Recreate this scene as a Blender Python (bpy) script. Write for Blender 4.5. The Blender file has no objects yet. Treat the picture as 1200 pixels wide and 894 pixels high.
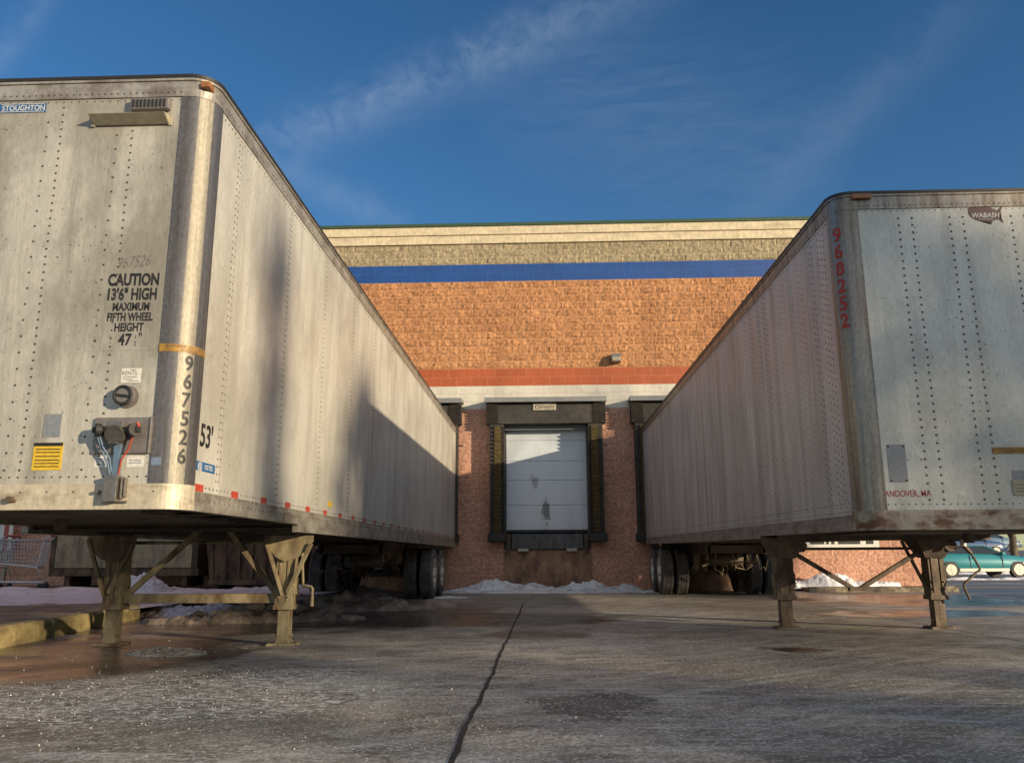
import bpy, bmesh, math, random
import numpy as np
from mathutils import Vector, Matrix
R = math.radians
random.seed(7); rng = np.random.default_rng(7)
scene = bpy.context.scene
COL = scene.collection

# ------------------------------------------------------------------ camera
cam = bpy.data.cameras.new('camera'); camo = bpy.data.objects.new('camera', cam); COL.objects.link(camo)
PITCH, YAW, ROLL, CH, FPX = 0.2133, 0.0375, -0.0045, 0.8193, 955.0
Fv = Vector((-math.sin(YAW)*math.cos(PITCH), math.cos(YAW)*math.cos(PITCH), math.sin(PITCH)))
rv = Vector((math.cos(YAW), math.sin(YAW), 0)); uv = rv.cross(Fv)
r2 = rv*math.cos(ROLL)+uv*math.sin(ROLL); u2 = -rv*math.sin(ROLL)+uv*math.cos(ROLL)
M = Matrix((r2, u2, -Fv)).transposed().to_4x4(); M.translation = (0, 0, CH)
camo.matrix_world = M
cam.sensor_width = 36; cam.lens = 36*FPX/1200; cam.clip_end = 3000; cam.clip_start = .05
scene.camera = camo

# ------------------------------------------------------------------ world, sun, exposure
SUN_EL = R(10.9); SDX, SDY = .821, -.571          # towards the sun, horizontally
SKY_STRENGTH, SUN_STRENGTH, EXPOSURE = .15, 4.3, .70
w = bpy.data.worlds.new('World'); scene.world = w; w.use_nodes = True
nt = w.node_tree; N = nt.nodes; L = nt.links
for n in list(N): N.remove(n)
out = N.new('ShaderNodeOutputWorld'); bg = N.new('ShaderNodeBackground'); sky = N.new('ShaderNodeTexSky')
sky.sky_type = 'NISHITA'; sky.sun_disc = False; sky.sun_elevation = SUN_EL
sky.sun_rotation = math.atan2(SDX, SDY)
sky.altitude = 300; sky.air_density = 1.0; sky.dust_density = .25; sky.ozone_density = 2.6
hs = N.new('ShaderNodeHueSaturation'); hs.inputs['Saturation'].default_value = 1.22; hs.inputs['Hue'].default_value = .504
hs.inputs['Value'].default_value = .57
L.new(sky.outputs[0], hs.inputs['Color'])
geo = N.new('ShaderNodeTexCoord')
def wmath(op, a, b=None, c=None):
    m = N.new('ShaderNodeMath'); m.operation = op
    for i, v in enumerate((a, b, c)):
        if v is None: continue
        if isinstance(v, (int, float)): m.inputs[i].default_value = v
        else: L.new(v, m.inputs[i])
    return m.outputs[0]
def wdot(vec):
    d = N.new('ShaderNodeVectorMath'); d.operation = 'DOT_PRODUCT'; L.new(geo.outputs['Generated'], d.inputs[0]); d.inputs[1].default_value = vec
    return d.outputs['Value']
def contrail(nrm, mid, halfcos, width, strength, nscale, stretch):
    dn = wdot(nrm)
    mp = N.new('ShaderNodeMapping'); mp.inputs['Scale'].default_value = stretch
    L.new(geo.outputs['Generated'], mp.inputs['Vector'])
    nz = N.new('ShaderNodeTexNoise'); nz.inputs['Scale'].default_value = nscale; nz.inputs['Detail'].default_value = 7; nz.inputs['Roughness'].default_value = .6
    nz.inputs['Distortion'].default_value = .8
    L.new(mp.outputs[0], nz.inputs['Vector'])
    wob = wmath('MULTIPLY_ADD', nz.outputs[0], .03, -.015)
    d2 = wmath('DIVIDE', wmath('ADD', dn, wob), width)
    g = wmath('EXPONENT', wmath('MULTIPLY', wmath('MULTIPLY', d2, d2), -1.0))
    al = wmath('SUBTRACT', wdot(mid), halfcos)
    al = wmath('MULTIPLY', al, 1.0/(1-halfcos)); al.node.use_clamp = True
    al = wmath('POWER', al, .6)
    n2 = wmath('MULTIPLY_ADD', nz.outputs[0], 2.0, -.45); n2.node.use_clamp = True
    return wmath('MULTIPLY', wmath('MULTIPLY', g, al), wmath('MULTIPLY', n2, strength))
tot = contrail((.3421,.5405,-.7686), (-.1107,.8355,.5383), .955, .028, .17, 34, (1,1,1))
tot = wmath('ADD', tot, contrail((.6584,.1466,-.7382), (.3422,.8153,.4671), .986, .026, .07, 18, (1,1,1)))
tot = wmath('ADD', tot, contrail((.6157,.7085,-.345), (-.5156,.6933,.5035), .997, .012, .15, 20, (1,1,1)))
tot = wmath('ADD', tot, contrail((-.4133,.2951,-.8615), (-.232,.8807,.413), .996, .02, .12, 18, (1,1,1)))
tot = wmath('ADD', tot, contrail((-.3312,.5047,-.7972), (.1354,.8616,.4892), .975, .09, .07, 26, (.5,.5,2.6)))
mx = N.new('ShaderNodeMix'); mx.data_type = 'RGBA'; L.new(tot, mx.inputs['Factor']); L.new(hs.outputs[0], mx.inputs[6])
mx.inputs[7].default_value = (2.9, 3.2, 3.7, 1)
# pale veil added to the unseen sky behind the camera as neutral fill
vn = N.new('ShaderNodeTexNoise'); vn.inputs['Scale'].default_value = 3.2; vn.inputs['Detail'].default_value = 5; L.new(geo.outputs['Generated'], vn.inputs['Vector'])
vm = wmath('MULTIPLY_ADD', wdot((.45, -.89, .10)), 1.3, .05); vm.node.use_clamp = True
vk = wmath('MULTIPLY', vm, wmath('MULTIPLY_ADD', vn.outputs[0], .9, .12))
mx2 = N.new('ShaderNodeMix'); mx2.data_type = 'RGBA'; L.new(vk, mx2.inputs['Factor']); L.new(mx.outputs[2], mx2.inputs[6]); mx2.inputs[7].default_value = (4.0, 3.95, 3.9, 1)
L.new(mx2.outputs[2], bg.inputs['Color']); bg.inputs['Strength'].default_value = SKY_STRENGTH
L.new(bg.outputs[0], out.inputs['Surface'])
sl = bpy.data.lights.new('sun', 'SUN'); sl.energy = SUN_STRENGTH; sl.angle = R(.6); sl.color = (1, .80, .54)
so = bpy.data.objects.new('sun', sl); COL.objects.link(so)
sd = Vector((SDX*math.cos(SUN_EL), SDY*math.cos(SUN_EL), math.sin(SUN_EL)))
so.rotation_euler = sd.to_track_quat('Z', 'Y').to_euler(); so.location = sd*60
vs = scene.view_settings; vs.view_transform = 'Standard'; vs.look = 'None'; vs.gamma = 1; vs.exposure = EXPOSURE; vs.use_curve_mapping = False

# ------------------------------------------------------------------ helpers
def tag(o, label=None, cat=None, group=None, kind=None):
    if label: o['label'] = label
    if cat: o['category'] = cat
    if group: o['group'] = group
    if kind: o['kind'] = kind
    return o
def empty(name, loc=(0,0,0), rz=0):
    o = bpy.data.objects.new(name, None); COL.objects.link(o); o.location = loc; o.rotation_euler = (0,0,rz); o.empty_display_size = .2
    return o
def copy_tree(o, parent=None):
    c = o.copy(); COL.objects.link(c)
    if parent: c.parent = parent
    for ch in list(o.children):
        if ch.name in seen_children(o): copy_tree(ch, c)
    return c
def seen_children(o): return [c.name for c in o.children]
class MB:
    def __init__(s, T=None): s.v=[]; s.f=[]; s.m=[]; s.s=[]; s.T=T
    def add(s, vs_, fs, m=0, smooth=False):
        b=len(s.v)
        s.v += [s.T(*p) if s.T else tuple(p) for p in vs_]
        for f in fs: s.f.append([b+i for i in f]); s.m.append(m); s.s.append(smooth)
        return s
    def box(s, a, b, m=0):
        x0,y0,z0=a; x1,y1,z1=b
        return s.add([(x0,y0,z0),(x1,y0,z0),(x1,y1,z0),(x0,y1,z0),(x0,y0,z1),(x1,y0,z1),(x1,y1,z1),(x0,y1,z1)],
            [(0,3,2,1),(4,5,6,7),(0,1,5,4),(1,2,6,5),(2,3,7,6),(3,0,4,7)], m)
    def hexa(s, pts, m=0):
        return s.add(pts, [(0,3,2,1),(4,5,6,7),(0,1,5,4),(1,2,6,5),(2,3,7,6),(3,0,4,7)], m)
    def bar(s, p, q, w_, h_, m=0, up=(0,0,1)):
        p=Vector(p); q=Vector(q); d=(q-p).normalized(); up=Vector(up)
        if abs(d.dot(up))>.95: up=Vector((0,1,0))
        a=d.cross(up).normalized()*w_/2; b=a.normalized().cross(d).normalized()*h_/2
        return s.hexa([tuple(p-a-b),tuple(p+a-b),tuple(p+a+b),tuple(p-a+b),tuple(q-a-b),tuple(q+a-b),tuple(q+a+b),tuple(q-a+b)], m)
    def tube(s, pts, r, n=8, m=0, rs=None, caps=True):
        pts=[Vector(p) for p in pts]; vs_=[]; fs=[]
        t=(pts[1]-pts[0]).normalized(); a=t.orthogonal().normalized()
        for i,p in enumerate(pts):
            if i==0: t=(pts[1]-pts[0])
            elif i==len(pts)-1: t=pts[i]-pts[i-1]
            else: t=pts[i+1]-pts[i-1]
            t.normalize(); a=(a-t*a.dot(t)); a=a.normalized() if a.length>1e-6 else t.orthogonal().normalized()
            b=t.cross(a); rr=rs[i] if rs else r
            for k in range(n):
                th=2*math.pi*k/n; vs_.append(tuple(p+(a*math.cos(th)+b*math.sin(th))*rr))
        for i in range(len(pts)-1):
            for k in range(n):
                fs.append((i*n+k,i*n+(k+1)%n,(i+1)*n+(k+1)%n,(i+1)*n+k))
        s.add(vs_,fs,m,True)
        if caps:
            s.add(vs_[:n],[tuple(range(n))[::-1]],m); s.add(vs_[-n:],[tuple(range(n))],m)
        return s
    def lathe(s, prof, c, n=32, m=0, smooth=True):     # around local X axis
        vs_=[];fs=[]
        for (x,r_) in prof:
            for k in range(n):
                th=2*math.pi*k/n; vs_.append((c[0]+x,c[1]+r_*math.cos(th),c[2]+r_*math.sin(th)))
        for i in range(len(prof)-1):
            for k in range(n): fs.append((i*n+k,i*n+(k+1)%n,(i+1)*n+(k+1)%n,(i+1)*n+k))
        return s.add(vs_,fs,m,smooth)
    def rivet(s, p, ax, r_=.008, h=.004, m=1):
        # ax: unit normal as one of '-x','+x','-y'
        vs_=[]
        for rr,hh in ((r_,0),(r_*.6,h)):
            for k in range(6):
                a,b=rr*math.cos(k*math.pi/3),rr*math.sin(k*math.pi/3)
                if ax[1]=='x': d=hh if ax[0]=='+' else -hh; vs_.append((p[0]+d,p[1]+a,p[2]+b))
                else: d=hh if ax[0]=='+' else -hh; vs_.append((p[0]+a,p[1]+d,p[2]+b))
        fs=[(k,(k+1)%6,6+(k+1)%6,6+k) for k in range(6)]+[(6,7,8,9,10,11)]
        return s.add(vs_,fs,m)
    def build(s, name, mats, parent=None, bevel=0, recalc=True):
        me=bpy.data.meshes.new(name); me.from_pydata(s.v,[],s.f)
        if not isinstance(mats,(list,tuple)): mats=[mats]
        for m in mats: me.materials.append(m)
        me.polygons.foreach_set('material_index', s.m); me.polygons.foreach_set('use_smooth', s.s)
        if recalc:
            bm=bmesh.new(); bm.from_mesh(me); bmesh.ops.recalc_face_normals(bm,faces=bm.faces); bm.to_mesh(me); bm.free()
        me.update()
        o=bpy.data.objects.new(name,me); COL.objects.link(o)
        if parent: o.parent=parent
        if bevel:
            b=o.modifiers.new('bevel','BEVEL'); b.width=bevel; b.segments=2; b.limit_method='ANGLE'
        return o

# ---- text
def text_geo(txt, h, sx=1, bold=0, shear=0, spacing=1, align='CENTER'):
    cu=bpy.data.curves.new('t','FONT'); cu.body=txt; cu.size=1; cu.offset=bold; cu.shear=shear; cu.space_character=spacing; cu.resolution_u=4
    o=bpy.data.objects.new('t',cu); me=bpy.data.meshes.new_from_object(o)
    vs_=[(v.co.x,v.co.y) for v in me.vertices]; fs=[tuple(p.vertices) for p in me.polygons]
    bpy.data.objects.remove(o); bpy.data.curves.remove(cu); bpy.data.meshes.remove(me)
    xs=[v[0] for v in vs_]; k=h/.73
    cx=(min(xs)+max(xs))/2 if align=='CENTER' else min(xs)
    return [((x-cx)*k*sx,y*k) for x,y in vs_],fs
def slice_geo(g, step):
    bm=bmesh.new(); V=[bm.verts.new((x,y,0)) for x,y in g[0]]
    for f in g[1]:
        try: bm.faces.new([V[i] for i in f])
        except ValueError: pass
    xs=[v[0] for v in g[0]]; x=min(xs)+step
    while x<max(xs):
        bmesh.ops.bisect_plane(bm,geom=bm.verts[:]+bm.edges[:]+bm.faces[:],plane_co=(x,0,0),plane_no=(1,0,0)); x+=step
    bm.verts.ensure_lookup_table(); bm.verts.index_update()
    r=([(v.co.x,v.co.y) for v in bm.verts],[tuple(v.index for v in f.verts) for f in bm.faces]); bm.free(); return r
def put(mb, g, fn, m=0): mb.add([fn(x,y) for x,y in g[0]], g[1], m)
def rect2(x0,y0,x1,y1,n=1):
    vs_=[];fs=[]
    for i in range(n+1):
        x=x0+(x1-x0)*i/n; vs_+=[(x,y0),(x,y1)]
    for i in range(n): fs.append((2*i,2*i+2,2*i+3,2*i+1))
    return vs_,fs

# ------------------------------------------------------------------ materials
class NT:
    def __init__(s,name):
        s.m=bpy.data.materials.new(name); s.m.use_nodes=True; s.t=s.m.node_tree; s.b=s.t.nodes['Principled BSDF']; s.N=s.t.nodes; s.L=s.t.links
        s.tc=s.N.new('ShaderNodeTexCoord'); s.obj=s.tc.outputs['Object']
    def link(s,a,b):
        if isinstance(a,(int,float)): b.default_value=a
        elif isinstance(a,tuple): b.default_value=a if len(a)!=3 or b.type!='RGBA' else (*a,1)
        else: s.L.new(a,b)
    def math(s,op,a,b=0,clamp=False):
        n=s.N.new('ShaderNodeMath'); n.operation=op; n.use_clamp=clamp; s.link(a,n.inputs[0]); s.link(b,n.inputs[1]); return n.outputs[0]
    def noise(s,scale=5,detail=5,rough=.55,vec=None,st=(1,1,1),loc=(0,0,0),dist=0):
        mp=s.N.new('ShaderNodeMapping'); mp.inputs['Scale'].default_value=st; mp.inputs['Location'].default_value=loc; s.L.new(vec or s.obj,mp.inputs['Vector'])
        n=s.N.new('ShaderNodeTexNoise'); n.inputs['Scale'].default_value=scale; n.inputs['Detail'].default_value=detail; n.inputs['Roughness'].default_value=rough; n.inputs['Distortion'].default_value=dist
        s.L.new(mp.outputs[0],n.inputs['Vector']); return n.outputs[0]
    def ramp(s,f,*st):
        n=s.N.new('ShaderNodeValToRGB'); e=n.color_ramp.elements
        while len(e)<len(st): e.new(.5)
        for i,(p,c) in enumerate(st):
            e[i].position=p; e[i].color=(c,c,c,1) if isinstance(c,(int,float)) else (*c,1)
        s.L.new(f,n.inputs[0]); return n.outputs[0]
    def mix(s,f,a,b,mode='MIX'):
        n=s.N.new('ShaderNodeMix'); n.data_type='RGBA'; n.blend_type=mode; s.link(f,n.inputs['Factor']); s.link(a,n.inputs[6]); s.link(b,n.inputs[7]); return n.outputs[2]
    def bump(s,h,strength=.3,dist=.01):
        n=s.N.new('ShaderNodeBump'); n.inputs['Strength'].default_value=strength; n.inputs['Distance'].default_value=dist; s.L.new(h,n.inputs['Height']); s.L.new(n.outputs[0],s.b.inputs['Normal']); return n
    def sep(s,v=None):
        n=s.N.new('ShaderNodeSeparateXYZ'); s.L.new(v or s.obj,n.inputs[0]); return n.outputs
    def fin(s,col=None,rough=None,metal=None,spec=None):
        if col is not None: s.link(col,s.b.inputs['Base Color'])
        if rough is not None: s.link(rough,s.b.inputs['Roughness'])
        if metal is not None: s.link(metal,s.b.inputs['Metallic'])
        if spec is not None: s.b.inputs['Specular IOR Level'].default_value=spec
        return s.m
def grimy(name, base, dirt, rough=.5, metal=0, st=(3,3,.35), amt=(.35,.75), fine=25, bump=.15, bd=.004, spots=0, amount=1.0):
    k=NT(name)
    a=k.noise(1.6,7,.62,st=st); f=k.ramp(a,(amt[0],0),(amt[1],1))
    f=k.math('MULTIPLY',f,amount)
    b=k.noise(fine,5,.6,st=(1,1,.5)); g=k.ramp(b,(.3,0.72),(.7,1.1))
    c=k.mix(f,base,dirt); c=k.mix(1.0,c,g,'MULTIPLY')
    if spots:
        s_=k.noise(45,2,.5); s2=k.noise(3,3,.5,loc=(4,2,1))
        sf=k.math('MULTIPLY',k.ramp(s_,(.66,0),(.70,1)),k.ramp(s2,(.45,0),(.65,1))); c=k.mix(k.math('MULTIPLY',sf,spots),c,(.03,.025,.02))
    r_=k.math('ADD',k.math('MULTIPLY',a,.25),rough-.12)
    k.bump(b,bump,bd)
    return k.fin(c,r_,metal)
def flat(name, base, rough=.6, metal=0, var=.25, scale=12, bump=0):
    k=NT(name); n=k.noise(scale,5,.6); c=k.mix(1.0,base,k.ramp(n,(.25,1-var),(.75,1+var*.3)),'MULTIPLY')
    if bump: k.bump(n,bump,.01)
    return k.fin(c,rough,metal)
def streaky(name, base, dirt, dirt2, rough=.45, metal=.0, seed=0, amount=.8, spots=.5, rib=0):
    # painted aluminium sheet: rain streaks, grey film, pitting
    k=NT(name)
    a=k.noise(1.0,7,.68,st=(5,5,.38),loc=(seed,0,0),dist=.3); b=k.noise(.9,7,.66,st=(1.3,1.3,.8),loc=(0,seed,0)); c_=k.noise(60,3,.6,st=(1,1,.25),loc=(seed,seed,0))
    f=k.math('MULTIPLY',k.ramp(a,(.47,0),(.70,1)),amount*.7)
    g=k.math('MULTIPLY',k.ramp(b,(.44,0),(.62,1)),amount*.9)
    col=k.mix(f,base,dirt); col=k.mix(g,col,dirt2); col=k.mix(1.0,col,k.ramp(c_,(.3,.84),(.7,1.05)),'MULTIPLY')
    s_=k.noise(38,2,.5,loc=(seed,1,2)); s2=k.noise(2.2,3,.5,loc=(4,seed,1))
    sf=k.math('MULTIPLY',k.ramp(s_,(.655,0),(.69,1)),k.ramp(s2,(.42,0),(.62,1))); col=k.mix(k.math('MULTIPLY',sf,spots),col,(.03,.027,.025))
    r_=k.math('ADD',k.math('MULTIPLY',a,.3),rough-.15)
    bb=k.noise(1.7,3,.5,st=(1,1,.55)); dn=k.noise(7,2,.4,loc=(seed,3,3)); k.bump(k.math('ADD',bb,k.math('MULTIPLY',k.ramp(dn,(.62,0),(.75,1)),.12)),.55,.035)
    if rib:
        y=k.sep()[1]; wv=k.math('MULTIPLY',k.math('ADD',k.math('SINE',k.math('MULTIPLY',y,2*math.pi/rib)),k.math('MULTIPLY',k.noise(1.1,2,.5,st=(1,3,.2)),1.5)),.16)
        k.bump(k.math('ADD',bb,wv),.9,.05)
        col=k.mix(k.math('MULTIPLY',k.ramp(k.noise(1,4,.6,st=(1,3.2,.12),loc=(7,0,0)),(.44,0),(.60,1)),.5),col,k.mix(1.0,col,(.62,.60,.58),'MULTIPLY'))  # vertical banding of panel reflections put into the colour
    return k.fin(col,r_,metal)

M_lpanel = streaky('aged_white_sheet',(.51,.50,.455),(.26,.245,.21),(.33,.315,.28),.42,.12,3,.9,.6)
M_lfront = streaky('aged_front_sheet',(.46,.45,.40),(.17,.155,.125),(.22,.205,.17),.42,.15,8,.95,.8)
M_rpanel = streaky('pale_ribbed_sheet',(.55,.525,.51),(.33,.305,.295),(.41,.385,.375),.45,.1,14,.9,.4,rib=.66)
M_rfront = streaky('pale_green_sheet',(.58,.58,.52),(.30,.30,.26),(.38,.38,.33),.38,.15,21,.8,1.0)
M_rivet = flat('rivet_grime',(.065,.058,.048),.6,.2)
M_rivet2 = flat('rivet_grime_grey',(.10,.09,.085),.6,.2)
M_rail = grimy('alu_rail',(.42,.40,.35),(.16,.13,.10),.4,.45,(2,2,4),(.4,.7),40)
M_railfront = grimy('pale_front_rail',(.52,.47,.36),(.20,.15,.10),.5,.2,(2.5,2.5,9),(.5,.8),30)
M_railrust = grimy('rusty_rail',(.34,.30,.24),(.12,.055,.028),.6,.1,(2.5,2.5,5),(.47,.62),30,.3)
M_railpink = grimy('dusty_rail',(.30,.26,.25),(.16,.12,.11),.55,.2,(2,2,5),(.4,.65),30,.3)
M_post = grimy('polished_post',(.33,.31,.25),(.19,.17,.14),.58,.38,(14,14,.3),(.35,.75),60,.08,.002)  # paler tone paints the highlight along the rounded post
M_postd = grimy('dull_post',(.17,.165,.17),(.10,.095,.09),.45,.6,(14,14,.5),(.4,.7),50,.12,.002)  # dark reflections on the post's flanks put into the colour
M_postg = grimy('grey_post',(.30,.28,.24),(.13,.10,.08),.42,.55,(10,10,.4),(.4,.7),50,.12,.002)
M_black = flat('black_rubber',(.018,.018,.018),.65)
M_darkedge = flat('dark_roof_edge',(.03,.028,.026),.5,.3)
M_under = grimy('underframe_rust',(.13,.095,.07),(.05,.038,.03),.75,.1,(2,2,2),(.35,.65),20,.4)
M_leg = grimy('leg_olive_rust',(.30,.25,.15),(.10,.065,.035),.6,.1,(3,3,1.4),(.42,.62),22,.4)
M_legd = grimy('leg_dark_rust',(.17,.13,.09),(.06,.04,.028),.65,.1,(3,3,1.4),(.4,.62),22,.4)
M_tyre = grimy('tyre_rubber',(.06,.057,.056),(.16,.15,.14),.8,0,(3,3,3),(.45,.7),30,.4)
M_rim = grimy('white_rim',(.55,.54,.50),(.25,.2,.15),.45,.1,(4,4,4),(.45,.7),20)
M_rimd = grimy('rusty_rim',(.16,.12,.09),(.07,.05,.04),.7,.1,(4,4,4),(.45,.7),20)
M_lamp = flat('amber_lens',(.30,.12,.04),.3,0,.3)
M_red = flat('red_reflector',(.42,.06,.035),.4,0,.3,40)
def worn(name,c,under,amt):
    k=NT(name); n=k.noise(70,4,.7); n2=k.noise(9,3,.6); f=k.math('MULTIPLY',k.ramp(n,(.50,0),(.60,1)),k.ramp(n2,(.42,0),(.58,1)))
    return k.fin(k.mix(k.math('MULTIPLY',f,amt),c,under),.55,0)
M_txt = worn('black_lettering',(.010,.010,.010),(.32,.30,.26),.12)
M_txtr = worn('faded_red_lettering',(.34,.028,.014),(.30,.24,.20),.15)
M_scrawl = flat('grey_marker',(.14,.14,.135),.7,0,.5,60)
M_blue = flat('blue_label',(.025,.11,.28),.4,0,.3,50)
M_bluepale = flat('faded_blue_label',(.17,.22,.32),.5,0,.3,50)
M_white = flat('white_label',(.62,.62,.58),.5,0,.25,50)
M_yellow = flat('yellow_label',(.62,.42,.03),.45,0,.3,40)
M_ochre = grimy('ochre_tape',(.36,.20,.03),(.16,.09,.03),.5,0,(6,6,6),(.4,.7),60)
M_greypl = flat('grey_plate',(.22,.20,.19),.45,.4,.3,30)
M_greylab = flat('grey_label',(.26,.27,.28),.5,.2,.4,60)
M_beige = flat('beige_plastic',(.34,.31,.22),.5,0,.3,20)
M_map = flat('maroon_emblem',(.11,.055,.045),.5,0,.3,60)
M_hoser = flat('red_hose',(.35,.05,.03),.5); M_hoseb = flat('blue_hose',(.10,.16,.24),.5); M_metal=flat('steel_fitting',(.28,.26,.23),.35,.8,.4,30)

# ------------------------------------------------------------------ ground
def dist_ellipse(k, P, cx, cy, rx, ry, rot, nz, namp):
    mp=k.N.new('ShaderNodeMapping'); mp.vector_type='TEXTURE'; mp.inputs['Location'].default_value=(cx,cy,0); mp.inputs['Rotation'].default_value=(0,0,rot); mp.inputs['Scale'].default_value=(rx,ry,1e6)
    k.L.new(P,mp.inputs['Vector'])
    ln=k.N.new('ShaderNodeVectorMath'); ln.operation='LENGTH'; k.L.new(mp.outputs[0],ln.inputs[0])
    v=k.math('ADD',ln.outputs['Value'],k.math('MULTIPLY',k.math('SUBTRACT',nz,.5),namp))
    return k.ramp(v,(.80,1),(1.04,0))
def concrete_mat():
    k=NT('worn_concrete'); P=k.obj
    big=k.noise(.35,6,.6,dist=.5); mid=k.noise(2.2,7,.65,dist=.4); fine=k.noise(60,4,.7); grit=k.noise(220,2,.6)
    col=k.mix(k.ramp(big,(.43,0),(.57,1)),(.17,.153,.128),(.33,.30,.25))
    col=k.mix(k.math('MULTIPLY',k.ramp(mid,(.45,0),(.6,1)),.75),col,(.10,.086,.068))
    col=k.mix(1.0,col,k.ramp(fine,(.35,.45),(.65,1.45)),'MULTIPLY'); col=k.mix(1.0,col,k.ramp(grit,(.35,.6),(.65,1.35)),'MULTIPLY')
    # tyre scrub and salt streaks
    st1=k.noise(1.0,8,.72,st=(.55,5.5,1),loc=(3,7,0),dist=1.4); st1.node.inputs['Distortion'].default_value=1.6
    mp=k.N.new('ShaderNodeMapping'); mp.inputs['Rotation'].default_value=(0,0,R(-38)); k.L.new(P,mp.inputs['Vector'])
    st2=k.noise(1.1,7,.7,vec=mp.outputs[0],st=(.5,6.5,1),dist=.7)
    area=k.noise(.5,3,.5,loc=(11,5,0))
    sf=k.math('MULTIPLY',k.ramp(st1,(.50,0),(.60,1)),k.ramp(area,(.40,0),(.52,1)))
    sf2=k.math('MULTIPLY',k.ramp(st2,(.50,0),(.62,1)),.7)
    col=k.mix(k.math('MULTIPLY',sf,.38),col,(.58,.58,.57)); col=k.mix(k.math('MULTIPLY',sf2,.55),col,(.46,.45,.42))
    # salt patch left of centre and other patches
    pn=k.noise(2.5,6,.7,loc=(2,2,0)); gr=k.ramp(k.noise(13,8,.8,st=(1,1.8,1),dist=.8),(.51,0),(.57,1))
    for (cx,cy,rx,ry,ro,a) in ((-2.5,5.2,1.9,1.0,.2,.75),(-1.95,6.1,.62,.34,.5,.85),(.25,8.3,.9,.8,.2,.35),(2.2,12.,2.2,1.6,0,.4),(.6,4.3,1.2,.6,.3,.22),(-1.2,3.4,1.2,.7,.1,.3)):
        f=dist_ellipse(k,P,cx,cy,rx,ry,ro,pn,1.3)
        col=k.mix(k.math('MULTIPLY',k.math('MULTIPLY',f,gr),min(1,a*1.3)),col,(.72,.71,.68))
    # salt grains
    vo=k.N.new('ShaderNodeTexVoronoi'); vo.inputs['Scale'].default_value=17; k.L.new(P,vo.inputs['Vector'])
    gn=k.math('MULTIPLY',k.ramp(vo.outputs['Distance'],(.09,1),(.13,0)),k.ramp(k.noise(1.3,4,.6,loc=(9,0,0)),(.42,0),(.56,1)))
    col=k.mix(k.math('MULTIPLY',gn,.6),col,(.55,.54,.51))
    # oil stains
    on=k.noise(3.2,6,.7,loc=(5,1,0))
    for (cx,cy,rx,ry,ro,a) in ((.30,4.9,.38,.42,.2,.7),(.1,4.5,.8,.35,.3,.35),(2.25,7.75,.33,.24,-.3,.75),(1.2,3.5,.6,.3,.2,.35)):
        f=dist_ellipse(k,P,cx,cy,rx,ry,ro,on,3.2); col=k.mix(k.math('MULTIPLY',f,a),col,(.022,.02,.018))
    # cracks
    cv=k.N.new('ShaderNodeTexVoronoi'); cv.feature='DISTANCE_TO_EDGE'; cv.inputs['Scale'].default_value=.42
    cn=k.N.new('ShaderNodeTexNoise'); cn.inputs['Scale'].default_value=2.5; cn.inputs['Detail'].default_value=7; k.L.new(P,cn.inputs['Vector'])
    cm=k.N.new('ShaderNodeMix'); cm.data_type='VECTOR'; cm.inputs['Factor'].default_value=.32; k.L.new(P,cm.inputs[4]); k.L.new(cn.outputs['Color'],cm.inputs[5]); k.L.new(cm.outputs[1],cv.inputs['Vector'])
    ck=k.math('MULTIPLY',k.ramp(cv.outputs['Distance'],(.0015,1),(.006,0)),k.ramp(k.noise(.45,3,.5,loc=(2,8,0)),(.48,0),(.56,1)))
    col=k.mix(k.math('MULTIPLY',ck,.75),col,(.05,.045,.04))
    ag=k.N.new('ShaderNodeTexVoronoi'); ag.inputs['Scale'].default_value=70; k.L.new(P,ag.inputs['Vector'])
    sp_=k.sep(ag.outputs['Color']); col=k.mix(k.math('MULTIPLY',k.ramp(sp_[0],(.72,0),(.8,1)),.45),col,(.10,.09,.08)); col=k.mix(k.math('MULTIPLY',k.ramp(sp_[1],(.86,0),(.92,1)),.5),col,(.6,.58,.54))
    # wet areas
    wn=k.noise(.9,6,.62,loc=(1,9,0),dist=.6); wet=None
    for (cx,cy,rx,ry,ro) in ((-4.3,7.4,1.75,1.9,.1),(-4.4,13.2,4.1,4.3,.15),(-1.1,11.6,2.4,1.5,.1),(-.1,9.3,.6,.7,.2),(6.9,16.8,2.6,3.1,.1),(5.5,12.6,1.6,1.0,.2),(2.25,7.75,.25,.2,-.3)):
        f=dist_ellipse(k,P,cx,cy,rx,ry,ro,wn,.9); wet=f if wet is None else k.math('MAXIMUM',wet,f)
    deep=k.math('MULTIPLY',wet,k.ramp(k.noise(.7,4,.5,loc=(7,7,0)),(.36,0),(.50,1)))
    col=k.mix(k.math('MULTIPLY',wet,.85),col,k.mix(1.0,col,(.15,.135,.115),'MULTIPLY'))
    rough=k.math('SUBTRACT',k.math('SUBTRACT',k.math('ADD',k.math('MULTIPLY',mid,.4),.42),k.math('MULTIPLY',wet,.16)),k.math('MULTIPLY',deep,.24))
    hgt=k.math('MULTIPLY',k.math('ADD',k.math('MULTIPLY',fine,.6),k.math('MULTIPLY',mid,.9)),k.math('SUBTRACT',1.0,k.math('MULTIPLY',deep,.93)))
    k.bump(hgt,.5,.012)
    return k.fin(col,rough,0)
M_conc=concrete_mat()
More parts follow.
